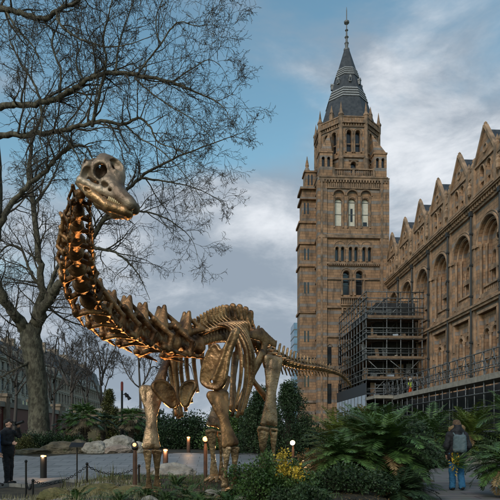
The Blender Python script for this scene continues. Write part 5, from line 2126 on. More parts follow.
# ---- rocks
rock('pale rounded boulder beneath the fan palms, cracked along one side', G(95, 27.2), (.62, .5, .46), M['rock'], 3)
rock('big pale boulder behind the others, by the lamp post', G(119, 28.3), (.95, .6, .62), M['rock'], 7)
rock('low pinkish boulder between the pale boulders and the path', G(117, 26.9), (.75, .4, .28), M['rock_pink'], 9)
rock('broad brown rock sloping down to the path', G(62, 27.0), (1.05, .6, .42), M['rock_brown'], 5)
rock('flat brown rock at the path edge, next to the bollard light', G(32, 26.6), (.95, .4, .22), M['rock_brown'], 12)
rock('square brown rock beside the pale cracked boulder', G(78, 27.4), (.55, .5, .46), M['rock_brown'], 21)
rock('round grey rock behind the leading foreleg, across the path', G(139, 27.4), (.45, .4, .38), M['rock'], 15)
rock('pale slab seen between the forelegs, behind the ferns', G(173, 15.2), (.62, .4, .30), M['rock'], 17)
rock('small brown rock beyond the slab, under the post lights', G(160, 17.0), (.5, .35, .32), M['rock_brown'], 19)
rock('mossy mound of rock in front of the chain, near the leading foreleg', G(98, 10.6), (.46, .36, .17), M['rock_moss'], 23)
rock('mossy rock at the foot of the chain post', G(53, 10.9), (.36, .26, .17), M['rock_moss'], 27)
rock('ochre rock in the bottom corner, near the two visitors', G(4, 9.0), (.24, .22, .22), M['rock_moss'], 29)
rock('mossy rock low down, close behind the spreading fern', G(132, 10.2), (.34, .3, .15), M['rock_moss'], 31)
for i, (u, D, r, lb) in enumerate(((213, 10.4, .12, 'small grey stone below the second hind foot'), (224, 10.2, .15, 'grey stone in the gap between the foreleg and the shrub'), (208, 9.6, .10, 'little flat stone among the low ferns'),
                                   (150, 9.4, .11, 'small stone under the toes of the leading forefoot'), (240, 9.4, .10, 'small stone at the edge of the flowering shrub'), (418, 14.4, .2, 'brown stone beside the boardwalk, under the largest palm'),
                                   (424, 16.6, .24, 'brown stone further along the boardwalk edge'), (410, 13.0, .14, 'small stone at the near boardwalk edge'))):
    rock(lb, G(u, D), (r * 1.3, r, r * .7), M['rock'] if i < 5 else M['rock_brown'], 40 + i, name='stone')

# kerb along the near edge of the path
kb = thing('kerb', 'low stone kerb between the path and the planting bed', 'kerb', G(60, 16))
for i in range(44):
    u = -60 + i * 7.6
    f = lambda q: 15.2 + 1.8 * smooth(20, 75, q) + 1.6 * smooth(90, 190, q) + .3 * math.sin(q * .13)
    a, b = G(u, f(u)), G(u + 7.4, f(u + 7.4))
    mb = MB()
    mb.beam(a + UP * .03, b + UP * .03, .14, .13)
    mb.build('kerb_stone', M['kerb'], kb)

# more tufts round the feet
for u, D, L, n, lb in ((146, 9.7, .34, 16, 'fern hiding the toes of the leading forefoot'), (226, 9.5, .4, 18, 'fern hiding the toes of the second forefoot'), (272, 11.5, .5, 18, 'fern at the ankle of the hind leg, behind the yellow flowers'), (176, 11.6, .42, 18, 'fern in the shade under the breastbone, before the pale slab'), (78, 9.4, .34, 14, 'small fern among the pale gravel near the chain'), (196, 9.2, .36, 16, 'fern midway between the two forefeet')):
    frond_plant('fern', lb, 'fern', G(u, D), n, L, .09, 22, .010, M['leaf_fern'], e=(.2, 1.25), droop=(.7, 1.5), stem=.004)

# stone edging beyond the boardwalk
ed = thing('stone_edging', 'low pale stone edging wall at the far side of the boardwalk', 'wall', G(470, 27.4))
for i in range(9):
    a = P(441 + i * 9.2, V0, 27.3); b = P(441 + (i + 1) * 9.2 - .5, V0, 27.3)
    mb = MB()
    hh = .40 + .06 * math.sin(i * 2.2)
    mb.beam(Vector((a.x, a.y, hh / 2)), Vector((b.x, b.y, hh / 2)), .4, hh)
    mb.build('stone_block', M['wallstone'], ed)

# ---- dry grasses and litter on the bed: nobody could count these
def grass(name, label, pts, mat, hmin, hmax, per, spread):
    mb = MB()
    for (u, D) in pts:
        c = G(u, D)
        for i in range(per):
            x, y = c.x + rp.gauss(0, spread), c.y + rp.gauss(0, spread)
            b = Vector((x, y, gh(x, y) - .01))
            h = rp.uniform(hmin, hmax)
            t = b + Vector((rp.uniform(-.4, .4) * h, rp.uniform(-.4, .4) * h, h))
            s = Vector((rp.uniform(-1, 1), rp.uniform(-1, 1), 0)).normalized() * .005
            mb.mesh([b - s, b + s, b.lerp(t, .6) + s * .8, t, b.lerp(t, .6) - s * .8], [(0, 1, 2, 3, 4)])
    o = mb.build(name, mat)
    tag(o, label, 'grass', kind='stuff')


grass('grass', 'dry pale grass blades scattered over the front of the planting bed', [(rp.uniform(-10, 150), rp.uniform(8.8, 12.5)) for _ in range(130)], M['dry'], .05, .18, 22, .12)
grass('ground_cover', 'low green ground cover between the ferns and the feet of the skeleton', [(rp.uniform(100, 330), rp.uniform(8.8, 14)) for _ in range(250)], M['leaf_fern'], .03, .13, 24, .14)
grass('tall_grass', 'thin upright grass stems in front of the path', [(u, D) for u, D in ((105, 11.5), (112, 12), (97, 12.2), (90, 11), (78, 11.6), (120, 11.2), (62, 11.8))], M['leaf_olive'], .2, .5, 16, .05)
mb = MB()
for i in range(5200):
    u, D = rp.uniform(-30, 140), rp.uniform(8.6, 12.4)
    c = G(u, D)
    r = rp.uniform(.012, .035)
    mb.lathe(c, [(r, -.01), (r * .9, r * .5), (r * .3, r * .9)], 5, rot=rp.random())
tag(mb.build('gravel', M['wallstone']), 'pale gravel strewn over the front of the bed below the chain', 'gravel', kind='stuff')
mb = MB()
for i in range(5000):
    u, D = rp.uniform(110, 420), rp.uniform(8.6, 16)
    c = G(u, D, .01)
    an = rp.uniform(0, 6.28)
    leaf(mb, c, c + Vector((math.cos(an), math.sin(an), rp.uniform(0, .5))) * rp.uniform(.03, .07), .014, Vector((0, 0, 1)))
tag(mb.build('leaf_litter', M['leaf_autumn']), 'brown fallen leaves scattered over the soil of the bed', 'leaf litter', kind='stuff')

# ================================================================ lamps, posts, fence
def point(p, col, w, r=.05):
    l = bpy.data.lights.new('lamp_light', 'POINT')
    l.energy = w; l.color = col; l.shadow_soft_size = r
    o = bpy.data.objects.new('lamp_light', l)
    COL.objects.link(o)
    o.location = p
    return o


def spot(p, tgt, col, w, ang, r=.06):
    l = bpy.data.lights.new('uplight', 'SPOT')
    l.energy = w; l.color = col; l.spot_size = R(ang); l.spot_blend = .8; l.shadow_soft_size = .14
    o = bpy.data.objects.new('uplight', l)
    COL.objects.link(o)
    o.location = p
    o.rotation_euler = (Vector(tgt) - Vector(p)).to_track_quat('-Z', 'Y').to_euler()
    return o


def bollard(u, D, h, r, label, mat='rust', lamp='lamp_warm', w=3):
    b = G(u, D)
    t = thing('bollard_light', label, 'bollard light', b, 'bollard lights by the path')
    mb = MB()
    mb.lathe(b, [(r, -.05), (r, h * .90)], 16)
    mb.build('post', M[mat], t, smooth_=False)
    mb = MB()
    mb.lathe(b, [(r * .82, h * .90), (r * .82, h * .955)], 16)
    mb.build('lens', M[lamp], t)
    mb = MB()
    mb.lathe(b, [(r, h * .955), (r, h * .985), (r * .8, h)], 16)
    mb.build('cap', M[mat], t)
    point(b + Vector((0, -.16, h * .9)), (1, .6, .3), w)
    return t


bollard(43.5, 18.4, .80, .105, 'lit black bollard light standing at the near edge of the path by the visitors', 'black', w=14)
bollard(165.5, 21.5, .78, .10, 'lit rusty bollard light seen next to the leading foreleg', w=16)
bollard(188.5, 27.0, .80, .09, 'lit rusty bollard light farthest along the path, between the forelegs', w=14)


def stake_light(u, D, h, tilt_to, label, col, wt, ang, lamp):
    b = G(u, D)
    t = thing('spotlight', label, 'garden spotlight', b, 'garden spotlights on stakes')
    mb = MB()
    mb.lathe(b, [(.045, -.05), (.045, h * .8), (.02, h)], 10)
    mb.build('stake', M['rust'], t)
    top = b + Vector((0, 0, h))
    d = (Vector(tilt_to) - top).normalized()
    mb = MB()
    q = top
    mb.tube([q - d * .16, q - d * .05, q + d * .09], [.04, .07, .075], 12)
    hd = mb.build('lamp_head', M['black'], t)
    mb = MB()
    mb.ball(top + d * .10, {'lamp_hot': .075, 'lamp_amber': .06}.get(lamp, .038), 10, 8)
    mb.build('bulb', M[lamp], hd)
    s = spot(top + d * .19, tilt_to, col, wt, ang)
    if lamp != 'lamp_warm':
        point(top + d * .1 - CAMD * .22, col, 9, .06)
    return t


AMB = (1.0, .46, .14)
GLD = (1.0, .62, .28)
stake_light(135, 11.4, .84, P(92, 280, 6.8), 'stake spotlight tilted up at the neck, beside the leading foreleg', AMB, 500, 76, 'lamp_warm')
stake_light(205.5, 13.2, .86, P(196, 372, 10.0), 'bright amber stake spotlight beneath the rib cage', AMB, 300, 62, 'lamp_amber')
stake_light(293, 17.5, 1.16, P(262, 380, 12.5), 'brightest spotlight, glaring beside the dark yew tree', GLD, 420, 95, 'lamp_hot')

# information sign on a thin post
b = G(77, 14.0)
t = thing('information_sign', 'small tilted information panel on a thin black post behind the chain', 'sign', b)
mb = MB(); mb.tube([b - UP * .05, b + UP * .95], .018, 8); mb.build('post', M['black'], t)
mb = MB(); mb.obox(b + UP * .97, CAMR * .17, CAMD * .1 + UP * .05, Vector((0, 0, .012))); mb.build('panel', M['black'], t)

# chain barrier
pts = [(26, 12.3, .84), (33, 11.9, .42), (87, 12.2, .44), (139, 12.0, .4)]
b0 = None
ch = thing('chain_barrier', 'sagging black chain barrier on short posts along the edge of the bed', 'fence', G(60, 12.2))
for i, (u, D, h) in enumerate(pts):
    b = G(u, D)
    mb = MB(); mb.tube([b - UP * .05, b + UP * h], .022, 8); mb.ball(b + UP * h, .035, 8, 6)
    mb.build('post', M['black'], ch)
    tp = b + UP * (min(h, .42) - .02)
    if b0 is not None:
        k = 26
        cp = [b0.lerp(tp, j / k) - UP * (.17 * 4 * (j / k) * (1 - j / k)) for j in range(k + 1)]
        mb = MB()
        for j in range(k):
            d = cp[j + 1] - cp[j]
            s = (UP if j % 2 else CAMD)
            n = d.normalized().cross(s).normalized()
            mid = (cp[j] + cp[j + 1]) / 2
            loop = [mid + d * .62 * math.cos(a) + n * .022 * math.sin(a) for a in [2 * math.pi * q / 8 for q in range(9)]]
            mb.tube(loop, .007, 4, caps=False)
        mb.build('chain', M['black'], ch)
    b0 = tp

# lamp post
b = G(122, 36)
t = thing('lamp_post', 'tall black lamp post with a red cap and a pair of spotlights', 'lamp post', b)
mb = MB(); mb.lathe(b, [(.11, 0), (.11, 1.2), (.075, 1.3), (.07, 3.7)], 10); mb.build('post', M['black'], t)
mb = MB(); mb.lathe(b + UP * 3.7, [(.085, 0), (.085, .5), (.05, .58)], 10); mb.build('cap', M['red_cap'], t)
mb = MB(); mb.beam(b + UP * 3.45, b + UP * 3.45 + CAMR * .42, .05)
mb.build('arm', M['black'], t)
for dx, dz in ((.26, .02), (.42, -.16)):
    mb = MB(); q = b + UP * (3.4 + dz) + CAMR * dx
    mb.tube([q - CAMR * .06 + UP * .12, q + CAMR * .08 - UP * .1], [.07, .13], 10); mb.build('lamp_head', M['black'], t)

# ================================================================ street behind
def make_house(i, y, W_, hgt, wallm, label):
    x = -42.0
    t = thing('terraced_house', label, 'house', (x, y, .6), 'terrace across the road')
    w = Wall((x, 0, .6), (0, 1, 0), (1, 0, 0))
    wl, tr = MB(), MB()
    n = 4
    fl = [0, 4.6, 8.8, 12.6, 15.8]
    for f in range(4):
        hgt_ = fl[f + 1] - fl[f]
        for k in range(n):
            a0, a1 = y + W_ * k / n, y + W_ * (k + 1) / n
            c = (a0 + a1) / 2
            hw = .62
            w.cell(wl, a0, a1, fl[f], fl[f + 1], 0, c, hw, fl[f] + .9, fl[f] + hgt_ - .7, .3, square=True)
            w.window(t, c, hw, fl[f] + .9, fl[f] + hgt_ - .7, -.28, M['glass_dark'], 1, square=True, mull=True).data.materials[0] = M['white_frame']
            w.box(tr, c - .85, c + .85, fl[f] + hgt_ - .66, fl[f] + hgt_ - .42, 0, .2)
            w.box(tr, c - .75, c + .75, fl[f] + .7, fl[f] + .88, 0, .16)
        w.box(tr, y, y + W_, fl[f + 1] - .22, fl[f + 1], 0, .35 if f in (0, 3) else .15)
    w.box(tr, y, y + W_, 15.8, 16.3, -.1, .6)
    bx = MB()
    w.box(bx, y + W_ * .3, y + W_ * .7, 0, 8.6, .001, .9)
    bx.build('bay', wallm, t)
    for k in (0, 1):
        c = y + W_ * (.4 + .2 * k)
        wb = Wall((x + .9, 0, .6), (0, 1, 0), (1, 0, 0))
        for f in (0, 1):
            wb.window(t, c, .55, fl[f] + .9, fl[f] + 3.6, .03, M['glass_dark'], 1, square=True).data.materials[0] = M['white_frame']
    wl.poly([(x, y, .6), (x - 12, y, .6), (x - 12, y, 16.4), (x, y, 16.4)])
    wl.build('wall', wallm, t)
    tr.build('cornice', M['stucco'], t)
    rf = MB()
    z0, z1 = 16.4, hgt
    rf.mesh([(x, y, z0), (x, y + W_ - .01, z0), (x - 2.2, y + W_ - .01, z1), (x - 2.2, y, z1), (x - 10, y, z1), (x - 10, y + W_ - .01, z1)], [(0, 1, 2, 3), (3, 2, 5, 4), (0, 3, 4)])
    r_ = rf.build('roof', M['slate'], t)
    for k in range(3):
        c = y + W_ * (k + .5) / 3
        d = MB(); w.box(d, c - .7, c + .7, 16.2, 18.6, -2.4, -.35)
        d2 = d.build('dormer', M['stucco'], r_)
        d = MB(); w.box(d, c - .45, c + .45, 16.6, 18.2, -.36, -.32); d.build('dormer_window', M['glass_dark'], d2)
    cm = MB(); w.box(cm, y - .6, y + .6, z1 - 1, z1 + 1.6, -6, -3.2)
    for q in range(5):
        cm.lathe(w(y - .4 + q * .2, z1 + 1.6, -4.6), [(.14, 0), (.12, .6)], 6)
    cm.build('chimney', M['stucco2'], t)


W_ = 11.0
for i in range(13):
    y = 60 + i * W_
    if i < 8:
        make_house(i, y, W_, 20.6, M['stucco'], 'cream stucco terraced house with white sash windows, across the road')
    else:
        make_house(i, y, W_, 23.4, M['stucco2'], 'brown brick terraced house at the far end of the terrace')

t = thing('boundary_wall', 'dark red boundary wall with a cream coping running along the road', 'wall', (-21, 70, 0))
mb = MB(); mb.box((-21.2, 42, .0), (-20.8, 130, 4.2)); mb.build('wall', M['red_shop'], t)
mb = MB(); mb.box((-21.4, 42, 4.2), (-20.6, 130, 4.7)); mb.build('coping', M['stucco'], t)
for k in range(8):
    y = 46 + k * 9
    mb = MB(); mb.box((-21.5, y, 0), (-20.5, y + 1, 5.2)); mb.box((-21.65, y - .15, 5.2), (-20.35, y + 1.15, 5.5)); mb.build('pier', M['brick_low'], t)

t = thing('garden_pavilion', 'low tan garden building with a flat roof behind the fan palms', 'building', G(112, 47))
c = P(112, V0, 47)
mb = MB(); mb.box((c.x - 2.6, c.y, 0), (c.x + 3.6, c.y + 4, 3.4)); mb.build('wall', M['brick_low'], t)
mb = MB(); mb.box((c.x - 2.9, c.y - .3, 3.4), (c.x + 3.9, c.y + 4.3, 3.7)); mb.build('roof', M['stucco'], t)
mb = MB()
for k in range(4):
    mb = MB(); mb.box((c.x - 2.1 + k * 1.4, c.y - .03, 1.0), (c.x - 1.3 + k * 1.4, c.y + .02, 2.8)); mb.build('window', M['glass_dark'], t)

t = thing('glass_tower', 'slim blue glass tower block far behind the museum tower', 'tower block', P(297, V0, 260))
c = P(294, V0, 260)
mb = MB(); mb.box((c.x, c.y, 0), (c.x + 12, c.y + 12, 54)); mb.build('glass_wall', M['glass_blue'], t)
mb = MB()
for k in range(15):
    mb.box((c.x - .1, c.y - .1, 3 + k * 3.4), (c.x + 12.1, c.y + 12.1, 3.5 + k * 3.4))
mb.build('floor_band', M['lead'], t)
# ================================================================ people (each body one continuous skin)
def sdf_chain(caps_, k):
    def fn(p):
        d = None
        for c in caps_:
            if len(c) == 4:
                e = cap(p, c[0], c[1], c[2], c[3])
            else:
                e = ell(p, c[0], c[1])
            d = e if d is None else smin(d, e, k)
        if k >= .03:          # cloth folds
            d = d + nz3(p, 11) * .010 + nz3(p * np.array((1, 1, 2.2)), 17, 4.) * .006
        return d
    return fn


def bounds(caps_, m):
    pts, rs = [], 0
    for c in caps_:
        if len(c) == 4:
            for q, r in ((c[0], c[2]), (c[1], c[3])):
                pts += [np.array(q) - r, np.array(q) + r]
        else:
            pts += [np.array(c[0]) - np.array(c[1]), np.array(c[0]) + np.array(c[1])]
    pts = np.array(pts)
    return pts.min(0) - m, pts.max(0) + m


def part_of(root, name, caps_, k, h, mat, mtx):
    lo, hi = bounds(caps_, k + 2 * h)
    return sdf_object(name, sdf_chain(caps_, k), lo, hi, h, mat, mtx, root)


M['skin'] = pm('skin', (.38, .22, .16), rough=.6)
M['coat_black'] = pm('coat_black', (.008, .008, .010), (.02, .02, .024), 9, rough=.75, bump=.4, bscale=18)
M['denim'] = pm('denim', (.02, .10, .21), (.035, .14, .27), 14, rough=.8, bump=.3, bscale=22)
M['fur'] = pm('fur_trim', (.24, .145, .07), (.36, .24, .13), 40, rough=.9, bump=1.0, bscale=90)
M['hair_brown'] = pm('hair', (.09, .05, .03), (.16, .10, .06), 30, rough=.7, bump=.8, bscale=80)
M['hair_dark'] = pm('hair_dark', (.012, .010, .009), rough=.7, bump=.6, bscale=60)
M['bag'] = pm('bag_cloth', (.06, .09, .10), (.10, .13, .14), 6, rough=.8, bump=.4)
M['shoe'] = pm('shoe', (.012, .012, .013), rough=.6)
M['blue_coat'] = pm('blue_coat', (.03, .07, .16), (.05, .10, .22), 8, rough=.75, bump=.3)
M['red_cloth'] = pm('red_cloth', (.34, .05, .04), rough=.8)
M['white_cloth'] = pm('white_cloth', (.5, .5, .52), rough=.8)
M['hivis_orange'] = pm('hivis_orange', (.75, .10, .02), rough=.7)
M['hivis_lime'] = pm('hivis_lime', (.32, .42, .03), rough=.7)
M['helmet'] = pm('helmet', (.75, .75, .74), rough=.35)
M['grey_trousers'] = pm('grey_trousers', (.05, .05, .055), (.08, .08, .085), 10, rough=.8)


def hand(wr, d, thumb, r=1.0):
    """palm, four bent fingers of different length and a thumb from the side of the palm"""
    wr, d, th = Vector(wr), Vector(d).normalized(), Vector(thumb).normalized()
    n = d.cross(th).normalized()
    side = th
    cs = [(tuple(wr), tuple(wr + d * .055), .026, .034)]
    cs.append((tuple(wr + d * .05 + side * .022), tuple(wr + d * .085 + side * .026), .018, .015))
    cs.append((tuple(wr + d * .05 - side * .022), tuple(wr + d * .085 - side * .026), .018, .014))
    for i, L in enumerate((.072, .082, .076, .060)):
        b = wr + d * .085 + side * (.03 - .02 * i)
        m_ = b + d * L * .55 + n * .006
        e = m_ + (d * .75 + n * .6).normalized() * L * .5
        cs.append((tuple(b), tuple(m_), .0095, .009)); cs.append((tuple(m_), tuple(e), .009, .0075))
    b = wr + d * .03 + side * .028
    m_ = b + (d * .6 + side * .8).normalized() * .045
    cs.append((tuple(b), tuple(m_), .014, .0115)); cs.append((tuple(m_), tuple(m_ + (d + side * .15 + n * .3).normalized() * .035), .0115, .009))
    return cs


def head_caps(c, fwd, up=(0, 0, 1)):
    c, f, u = Vector(c), Vector(fwd).normalized(), Vector(up).normalized()
    s = f.cross(u).normalized()
    T = lambda a, b, z: tuple(c + f * a + s * b + u * z)
    cs = [(T(-.015, 0, .035), T(.0, 0, .03), .092, .088), (T(.03, 0, .0), T(.04, 0, -.07), .066, .045),
          (T(.085, 0, .015), T(.108, 0, -.025), .011, .017),
          (T(.075, .016, -.062), T(.075, -.016, -.062), .013, .013)]
    for q in (-1, 1):
        cs.append((T(-.005, q * .086, .015), T(-.012, q * .09, -.03), .014, .012))
        cs.append((T(.074, q * .032, .035), T(.072, q * .045, .033), .012, .010))
    return cs


def place(D, u, fwd_s, fwd_d, scale=1.0, z=None):
    """frame standing at a spot: local x forward, y left, z up"""
    b = G(u, D, .05) if z is None else z
    f = (CAMR * fwd_s + CAMD * fwd_d).normalized()
    return frame(b, f, UP) @ Matrix.Scale(scale, 4), b


# ---- walker on the boardwalk, seen from behind
m, b = place(14.0, 457, .05, 1.0, 1.0)
pr = thing('person', 'person walking away along the boardwalk in a black fur-hooded coat and blue jeans', 'person', b)
lf = [(0, .09, .93), (.05, .10, .50), (.03, .10, .09)]
rf = [(0, -.09, .93), (.02, -.09, .50), (-.12, -.09, .11)]
body = [((0, 0, 1.0), (0, 0, 1.38), .13, .15), ((0, -.16, 1.38), (0, .16, 1.38), .07, .07), ((0, 0, 1.42), (.02, 0, 1.54), .055, .05)]
for L_ in (lf, rf):
    body += [(L_[0], L_[1], .085, .055), (L_[1], L_[2], .058, .036), (L_[2], (L_[2][0] + .14, L_[2][1], L_[2][2] - .05), .035, .028)]
body += [((0, .19, 1.36), (-.02, .25, 1.10), .05, .04), ((-.02, .25, 1.10), (.10, .22, .90), .04, .026)] + hand((.10, .22, .90), (.5, -.1, -.85), (.6, -.6, 0))
body += [((0, -.19, 1.36), (-.02, -.26, 1.10), .05, .04), ((-.02, -.26, 1.10), (.10, -.20, .92), .04, .026)] + hand((.10, -.20, .92), (.8, .2, -.5), (.3, .8, 0))
body += head_caps((.05, 0, 1.60), (1, 0, -.15))
part_of(pr, 'body', body, .02, .010, M['skin'], m)
coat = [((0, 0, .90), (0, 0, 1.36), .185, .165), ((0, .0, .82), (0, 0, .95), .19, .185), ((0, -.17, 1.38), (0, .17, 1.38), .085, .085), ((0, -.1, .80), (0, .1, .80), .12, .12)]
for s in (1, -1):
    coat += [((0, s * .19, 1.36), (-.03, s * .27, 1.10), .085, .075), ((-.03, s * .27, 1.10), (.09, s * .22, .93), .072, .058)]
part_of(pr, 'coat', coat, .05, .013, M['coat_black'], m)
part_of(pr, 'hood', [((-.03, 0, 1.47), (.0, 0, 1.58), .13, .12), ((.0, -.1, 1.45), (.0, .1, 1.45), .09, .09)], .05, .012, M['coat_black'], m)
fur = []
for i in range(9):
    a = math.pi * (i / 8)
    q = (.02 - .05 * math.sin(a), .165 * math.cos(a), 1.50 + .10 * math.sin(a))
    if fur or i:
        fur.append((prev_, q, .045, .045))
    prev_ = q
part_of(pr, 'fur_trim', fur, .03, .010, M['fur'], m)
part_of(pr, 'hair', [((.02, 0, 1.66), (-.01, 0, 1.63), .10, .10)], .03, .010, M['hair_brown'], m)
tr_ = []
for L_ in (lf, rf):
    tr_ += [((0, L_[0][1], .90), L_[1], .115, .085), (L_[1], (L_[2][0], L_[2][1], L_[2][2] - .01), .085, .078)]
part_of(pr, 'jeans', tr_, .03, .012, M['denim'], m)
for L_ in (lf, rf):
    x, y, z = L_[2]
    part_of(pr, 'shoe', [((x - .03, y, z - .045), (x + .15, y, z - .055), .05, .042)], .02, .010, M['shoe'], m)
bg = thing('shoulder_bag', 'grey green cloth backpack worn by the walker on the boardwalk', 'bag', b + UP * 1.1)
part_of(bg, 'pouch', [((-.22, -.07, 1.02), (-.21, -.07, 1.30), .10, .09), ((-.22, .07, 1.02), (-.21, .07, 1.30), .10, .09)], .06, .012, M['bag'], m)
st = []
for s in (1, -1):
    st += [((-.17, s * .1, 1.36), (-.02, s * .13, 1.48), .02, .02), ((-.02, s * .13, 1.48), (.13, s * .13, 1.38), .02, .02)]
part_of(bg, 'strap', st, .01, .009, M['bag'], m)

# bunch of yellow flowers the walker carries
fb = P(455, 462, 13.72)
bq = thing('bouquet', 'bunch of yellow flowers with long green leaves carried at the hip of the hooded walker', 'bouquet', fb)
q1, q2 = MB(), MB()
for i in range(90):
    a = fb + Vector((rp.gauss(0, .06), rp.gauss(0, .04), rp.gauss(.02, .11)))
    leaf(q1, a, a + rvec2(rp) * rp.uniform(.05, .1), .016, rvec2(rp))
for i in range(46):
    d = (CAMR * rp.uniform(-.1, 1) + UP * rp.uniform(-.2, .9) - CAMD * rp.uniform(0, .4)).normalized()
    a = fb + Vector((rp.gauss(0, .03), 0, rp.gauss(-.05, .05)))
    leaf(q2, a, a + d * rp.uniform(.25, .5), .02, rvec2(rp))
q1.build('blossoms', M['leaf_yellow'], bq)
q2.build('leaves', M['leaf_palm'], bq)

# ---- visitor in black, pointing up at the skeleton
m, b = place(15.8, 7.5, 1.0, -.25, 1.0)
pr = thing('person', 'person in black standing by the path, raising a camera towards the skeleton', 'person', b)
lf = [(0, .09, .93), (.02, .10, .50), (.0, .11, .09)]
rf = [(0, -.09, .93), (.04, -.09, .50), (.06, -.10, .09)]
body = [((0, 0, 1.0), (0, 0, 1.42), .13, .16), ((0, -.17, 1.44), (0, .17, 1.44), .07, .07), ((0, 0, 1.48), (.02, 0, 1.6), .058, .052)]
for L_ in (lf, rf):
    body += [(L_[0], L_[1], .09, .058), (L_[1], L_[2], .06, .038), (L_[2], (L_[2][0] + .14, L_[2][1], L_[2][2] - .05), .035, .028)]
body += [((0, .2, 1.43), (.17, .28, 1.36), .055, .042), ((.17, .28, 1.36), (.25, .12, 1.60), .04, .028)] + hand((.25, .12, 1.60), (.35, -.5, .75), (1, 0, -.2))
body += [((0, -.2, 1.42), (.06, -.27, 1.16), .055, .042), ((.06, -.27, 1.16), (.26, -.16, 1.14), .04, .028)] + hand((.26, -.16, 1.14), (1, .2, 0), (0, .3, 1))
body += head_caps((.04, 0, 1.68), (1, -.15, .25))
part_of(pr, 'body', body, .02, .010, M['skin'], m)
coat = [((0, 0, .95), (0, 0, 1.4), .19, .18), ((0, -.18, 1.44), (0, .18, 1.44), .085, .085), ((0, 0, .86), (0, 0, .95), .185, .19), ((0, 0, 1.5), (.0, 0, 1.54), .085, .08),
        ((0, .2, 1.43), (.17, .28, 1.36), .085, .068), ((.17, .28, 1.36), (.24, .14, 1.57), .066, .05),
        ((0, -.2, 1.42), (.06, -.27, 1.16), .085, .07), ((.06, -.27, 1.16), (.24, -.17, 1.14), .066, .05)]
part_of(pr, 'coat', coat, .05, .013, M['coat_black'], m)
part_of(pr, 'cap', [((.02, 0, 1.745), (-.02, 0, 1.725), .098, .10), ((.1, 0, 1.745), (.16, 0, 1.75), .05, .035)], .03, .010, M['hair_dark'], m)
tr_ = []
for L_ in (lf, rf):
    tr_ += [((0, L_[0][1], .92), L_[1], .115, .09), (L_[1], (L_[2][0], L_[2][1], L_[2][2]), .088, .07)]
part_of(pr, 'trousers', tr_, .03, .012, M['coat_black'], m)
for L_ in (lf, rf):
    x, y, z = L_[2]
    part_of(pr, 'shoe', [((x - .05, y, z - .045), (x + .16, y, z - .055), .05, .042)], .02, .010, M['shoe'], m)

cmr = thing('camera', 'black camera with a long lens held up by the person in black', 'camera', b + UP * 1.7)
mb = MB()
c0 = m @ Vector((.23, .03, 1.68))
dx = (m.to_3x3() @ Vector((1, 0, .28))).normalized(); dy = m.to_3x3() @ Vector((0, 1, 0)); dz = dx.cross(dy)
mb.obox(c0, dx * .035, dy * .07, dz * .045)
mb.obox(c0 + dz * .055, dx * .025, dy * .03, dz * .02)
mb.build('camera_body', M['black'], cmr)
mb = MB(); mb.tube([c0 + dx * .03, c0 + dx * .12, c0 + dx * .13, c0 + dx * .27], [.035, .035, .04, .042], 12); mb.build('lens', M['black'], cmr)

# ---- visitor in a blue coat at the edge
m, b = place(15.2, -6.5, .9, .4, .98)
pr = thing('person', 'person in a blue coat with red and white panels, behind the one in black', 'person', b)
body = [((0, 0, 1.0), (0, 0, 1.42), .13, .16), ((0, -.17, 1.44), (0, .17, 1.44), .07, .07), ((0, 0, 1.48), (.02, 0, 1.6), .058, .052)]
for L_ in (lf, rf):
    body += [(L_[0], L_[1], .09, .058), (L_[1], L_[2], .06, .038), (L_[2], (L_[2][0] + .14, L_[2][1], L_[2][2] - .05), .035, .028)]
for s in (1, -1):
    body += [((0, s * .2, 1.43), (.02, s * .27, 1.16), .055, .042), ((.02, s * .27, 1.16), (.14, s * .24, .93), .04, .028)] + hand((.14, s * .24, .93), (.4, 0, -.9), (.7, -s * .4, 0))
body += head_caps((.04, 0, 1.68), (1, -.2, .2))
part_of(pr, 'body', body, .02, .011, M['skin'], m)
coat = [((0, 0, .95), (0, 0, 1.4), .19, .18), ((0, -.18, 1.44), (0, .18, 1.44), .085, .085), ((0, 0, .86), (0, 0, .95), .185, .19), ((0, 0, 1.5), (.0, 0, 1.54), .085, .08)]
for s in (1, -1):
    coat += [((0, s * .2, 1.43), (.02, s * .27, 1.16), .085, .07), ((.02, s * .27, 1.16), (.13, s * .24, .96), .066, .052)]
part_of(pr, 'coat', coat, .05, .013, M['blue_coat'], m)
for dy, mt in ((-.29, 'red_cloth'), (-.31, 'white_cloth')):
    part_of(pr, 'side_panel', [((.03 if mt == 'red_cloth' else .09, dy + .02, 1.05), (.0 if mt == 'red_cloth' else .06, dy + .06, 1.36), .045, .04)], .01, .010, M[mt], m)
part_of(pr, 'hair', [((.0, 0, 1.74), (-.03, 0, 1.70), .098, .10)], .03, .010, M['hair_dark'], m)
tr_ = []
for L_ in (lf, rf):
    tr_ += [((0, L_[0][1], .92), L_[1], .115, .09), (L_[1], (L_[2][0], L_[2][1], L_[2][2]), .088, .07)]
part_of(pr, 'trousers', tr_, .03, .012, M['grey_trousers'], m)
for L_ in (lf, rf):
    x, y, z = L_[2]
    part_of(pr, 'shoe', [((x - .05, y, z - .045), (x + .16, y, z - .055), .05, .042)], .02, .010, M['shoe'], m)

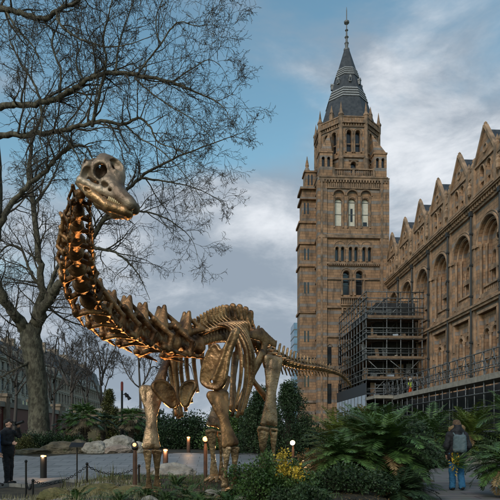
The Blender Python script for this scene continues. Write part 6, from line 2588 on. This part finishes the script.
# ---- worker on the scaffold deck
wz = P(410.5, V0, 56.0); wz.z = 5.23
m, b = place(55.5, 410.5, -.6, .8, 1.05, z=wz)
pr = thing('person', 'worker in orange trousers, lime vest and white helmet on the scaffold deck', 'person', b)
lf = [(0, .10, .93), (.03, .12, .50), (.0, .13, .09)]
rf = [(0, -.10, .93), (.05, -.11, .50), (.02, -.13, .09)]
body = [((0, 0, 1.0), (0, 0, 1.42), .13, .16), ((0, -.17, 1.44), (0, .17, 1.44), .07, .07), ((0, 0, 1.48), (.02, 0, 1.6), .058, .052)]
for L_ in (lf, rf):
    body += [(L_[0], L_[1], .09, .058), (L_[1], L_[2], .06, .038), (L_[2], (L_[2][0] + .14, L_[2][1], L_[2][2] - .05), .035, .028)]
for s in (1, -1):
    body += [((0, s * .2, 1.43), (.06, s * .29, 1.18), .055, .042), ((.06, s * .29, 1.18), (.25, s * .2, 1.05), .04, .028)] + hand((.25, s * .2, 1.05), (.9, -s * .3, -.2), (.2, -s * .5, .8))
body += head_caps((.04, 0, 1.68), (1, 0, -.2))
part_of(pr, 'body', body, .02, .012, M['skin'], m)
vest = [((0, 0, 1.02), (0, 0, 1.4), .18, .18), ((0, -.18, 1.44), (0, .18, 1.44), .085, .085)]
for s in (1, -1):
    vest += [((0, s * .2, 1.43), (.06, s * .29, 1.18), .085, .07), ((.06, s * .29, 1.18), (.22, s * .21, 1.07), .066, .05)]
part_of(pr, 'jacket', vest, .05, .014, M['hivis_lime'], m)
tr_ = [((0, 0, .98), (0, 0, 1.04), .18, .17)]
for L_ in (lf, rf):
    tr_ += [((0, L_[0][1], .92), L_[1], .12, .095), (L_[1], L_[2], .09, .075)]
part_of(pr, 'trousers', tr_, .03, .013, M['hivis_orange'], m)
part_of(pr, 'helmet', [((.0, 0, 1.77), (.02, 0, 1.75), .105, .105), ((.02, 0, 1.72), (.13, 0, 1.72), .06, .04)], .03, .011, M['helmet'], m)
for L_ in (lf, rf):
    x, y, z = L_[2]
    part_of(pr, 'boot', [((x - .05, y, z - .04), (x + .16, y, z - .05), .05, .042)], .02, .011, M['shoe'], m)
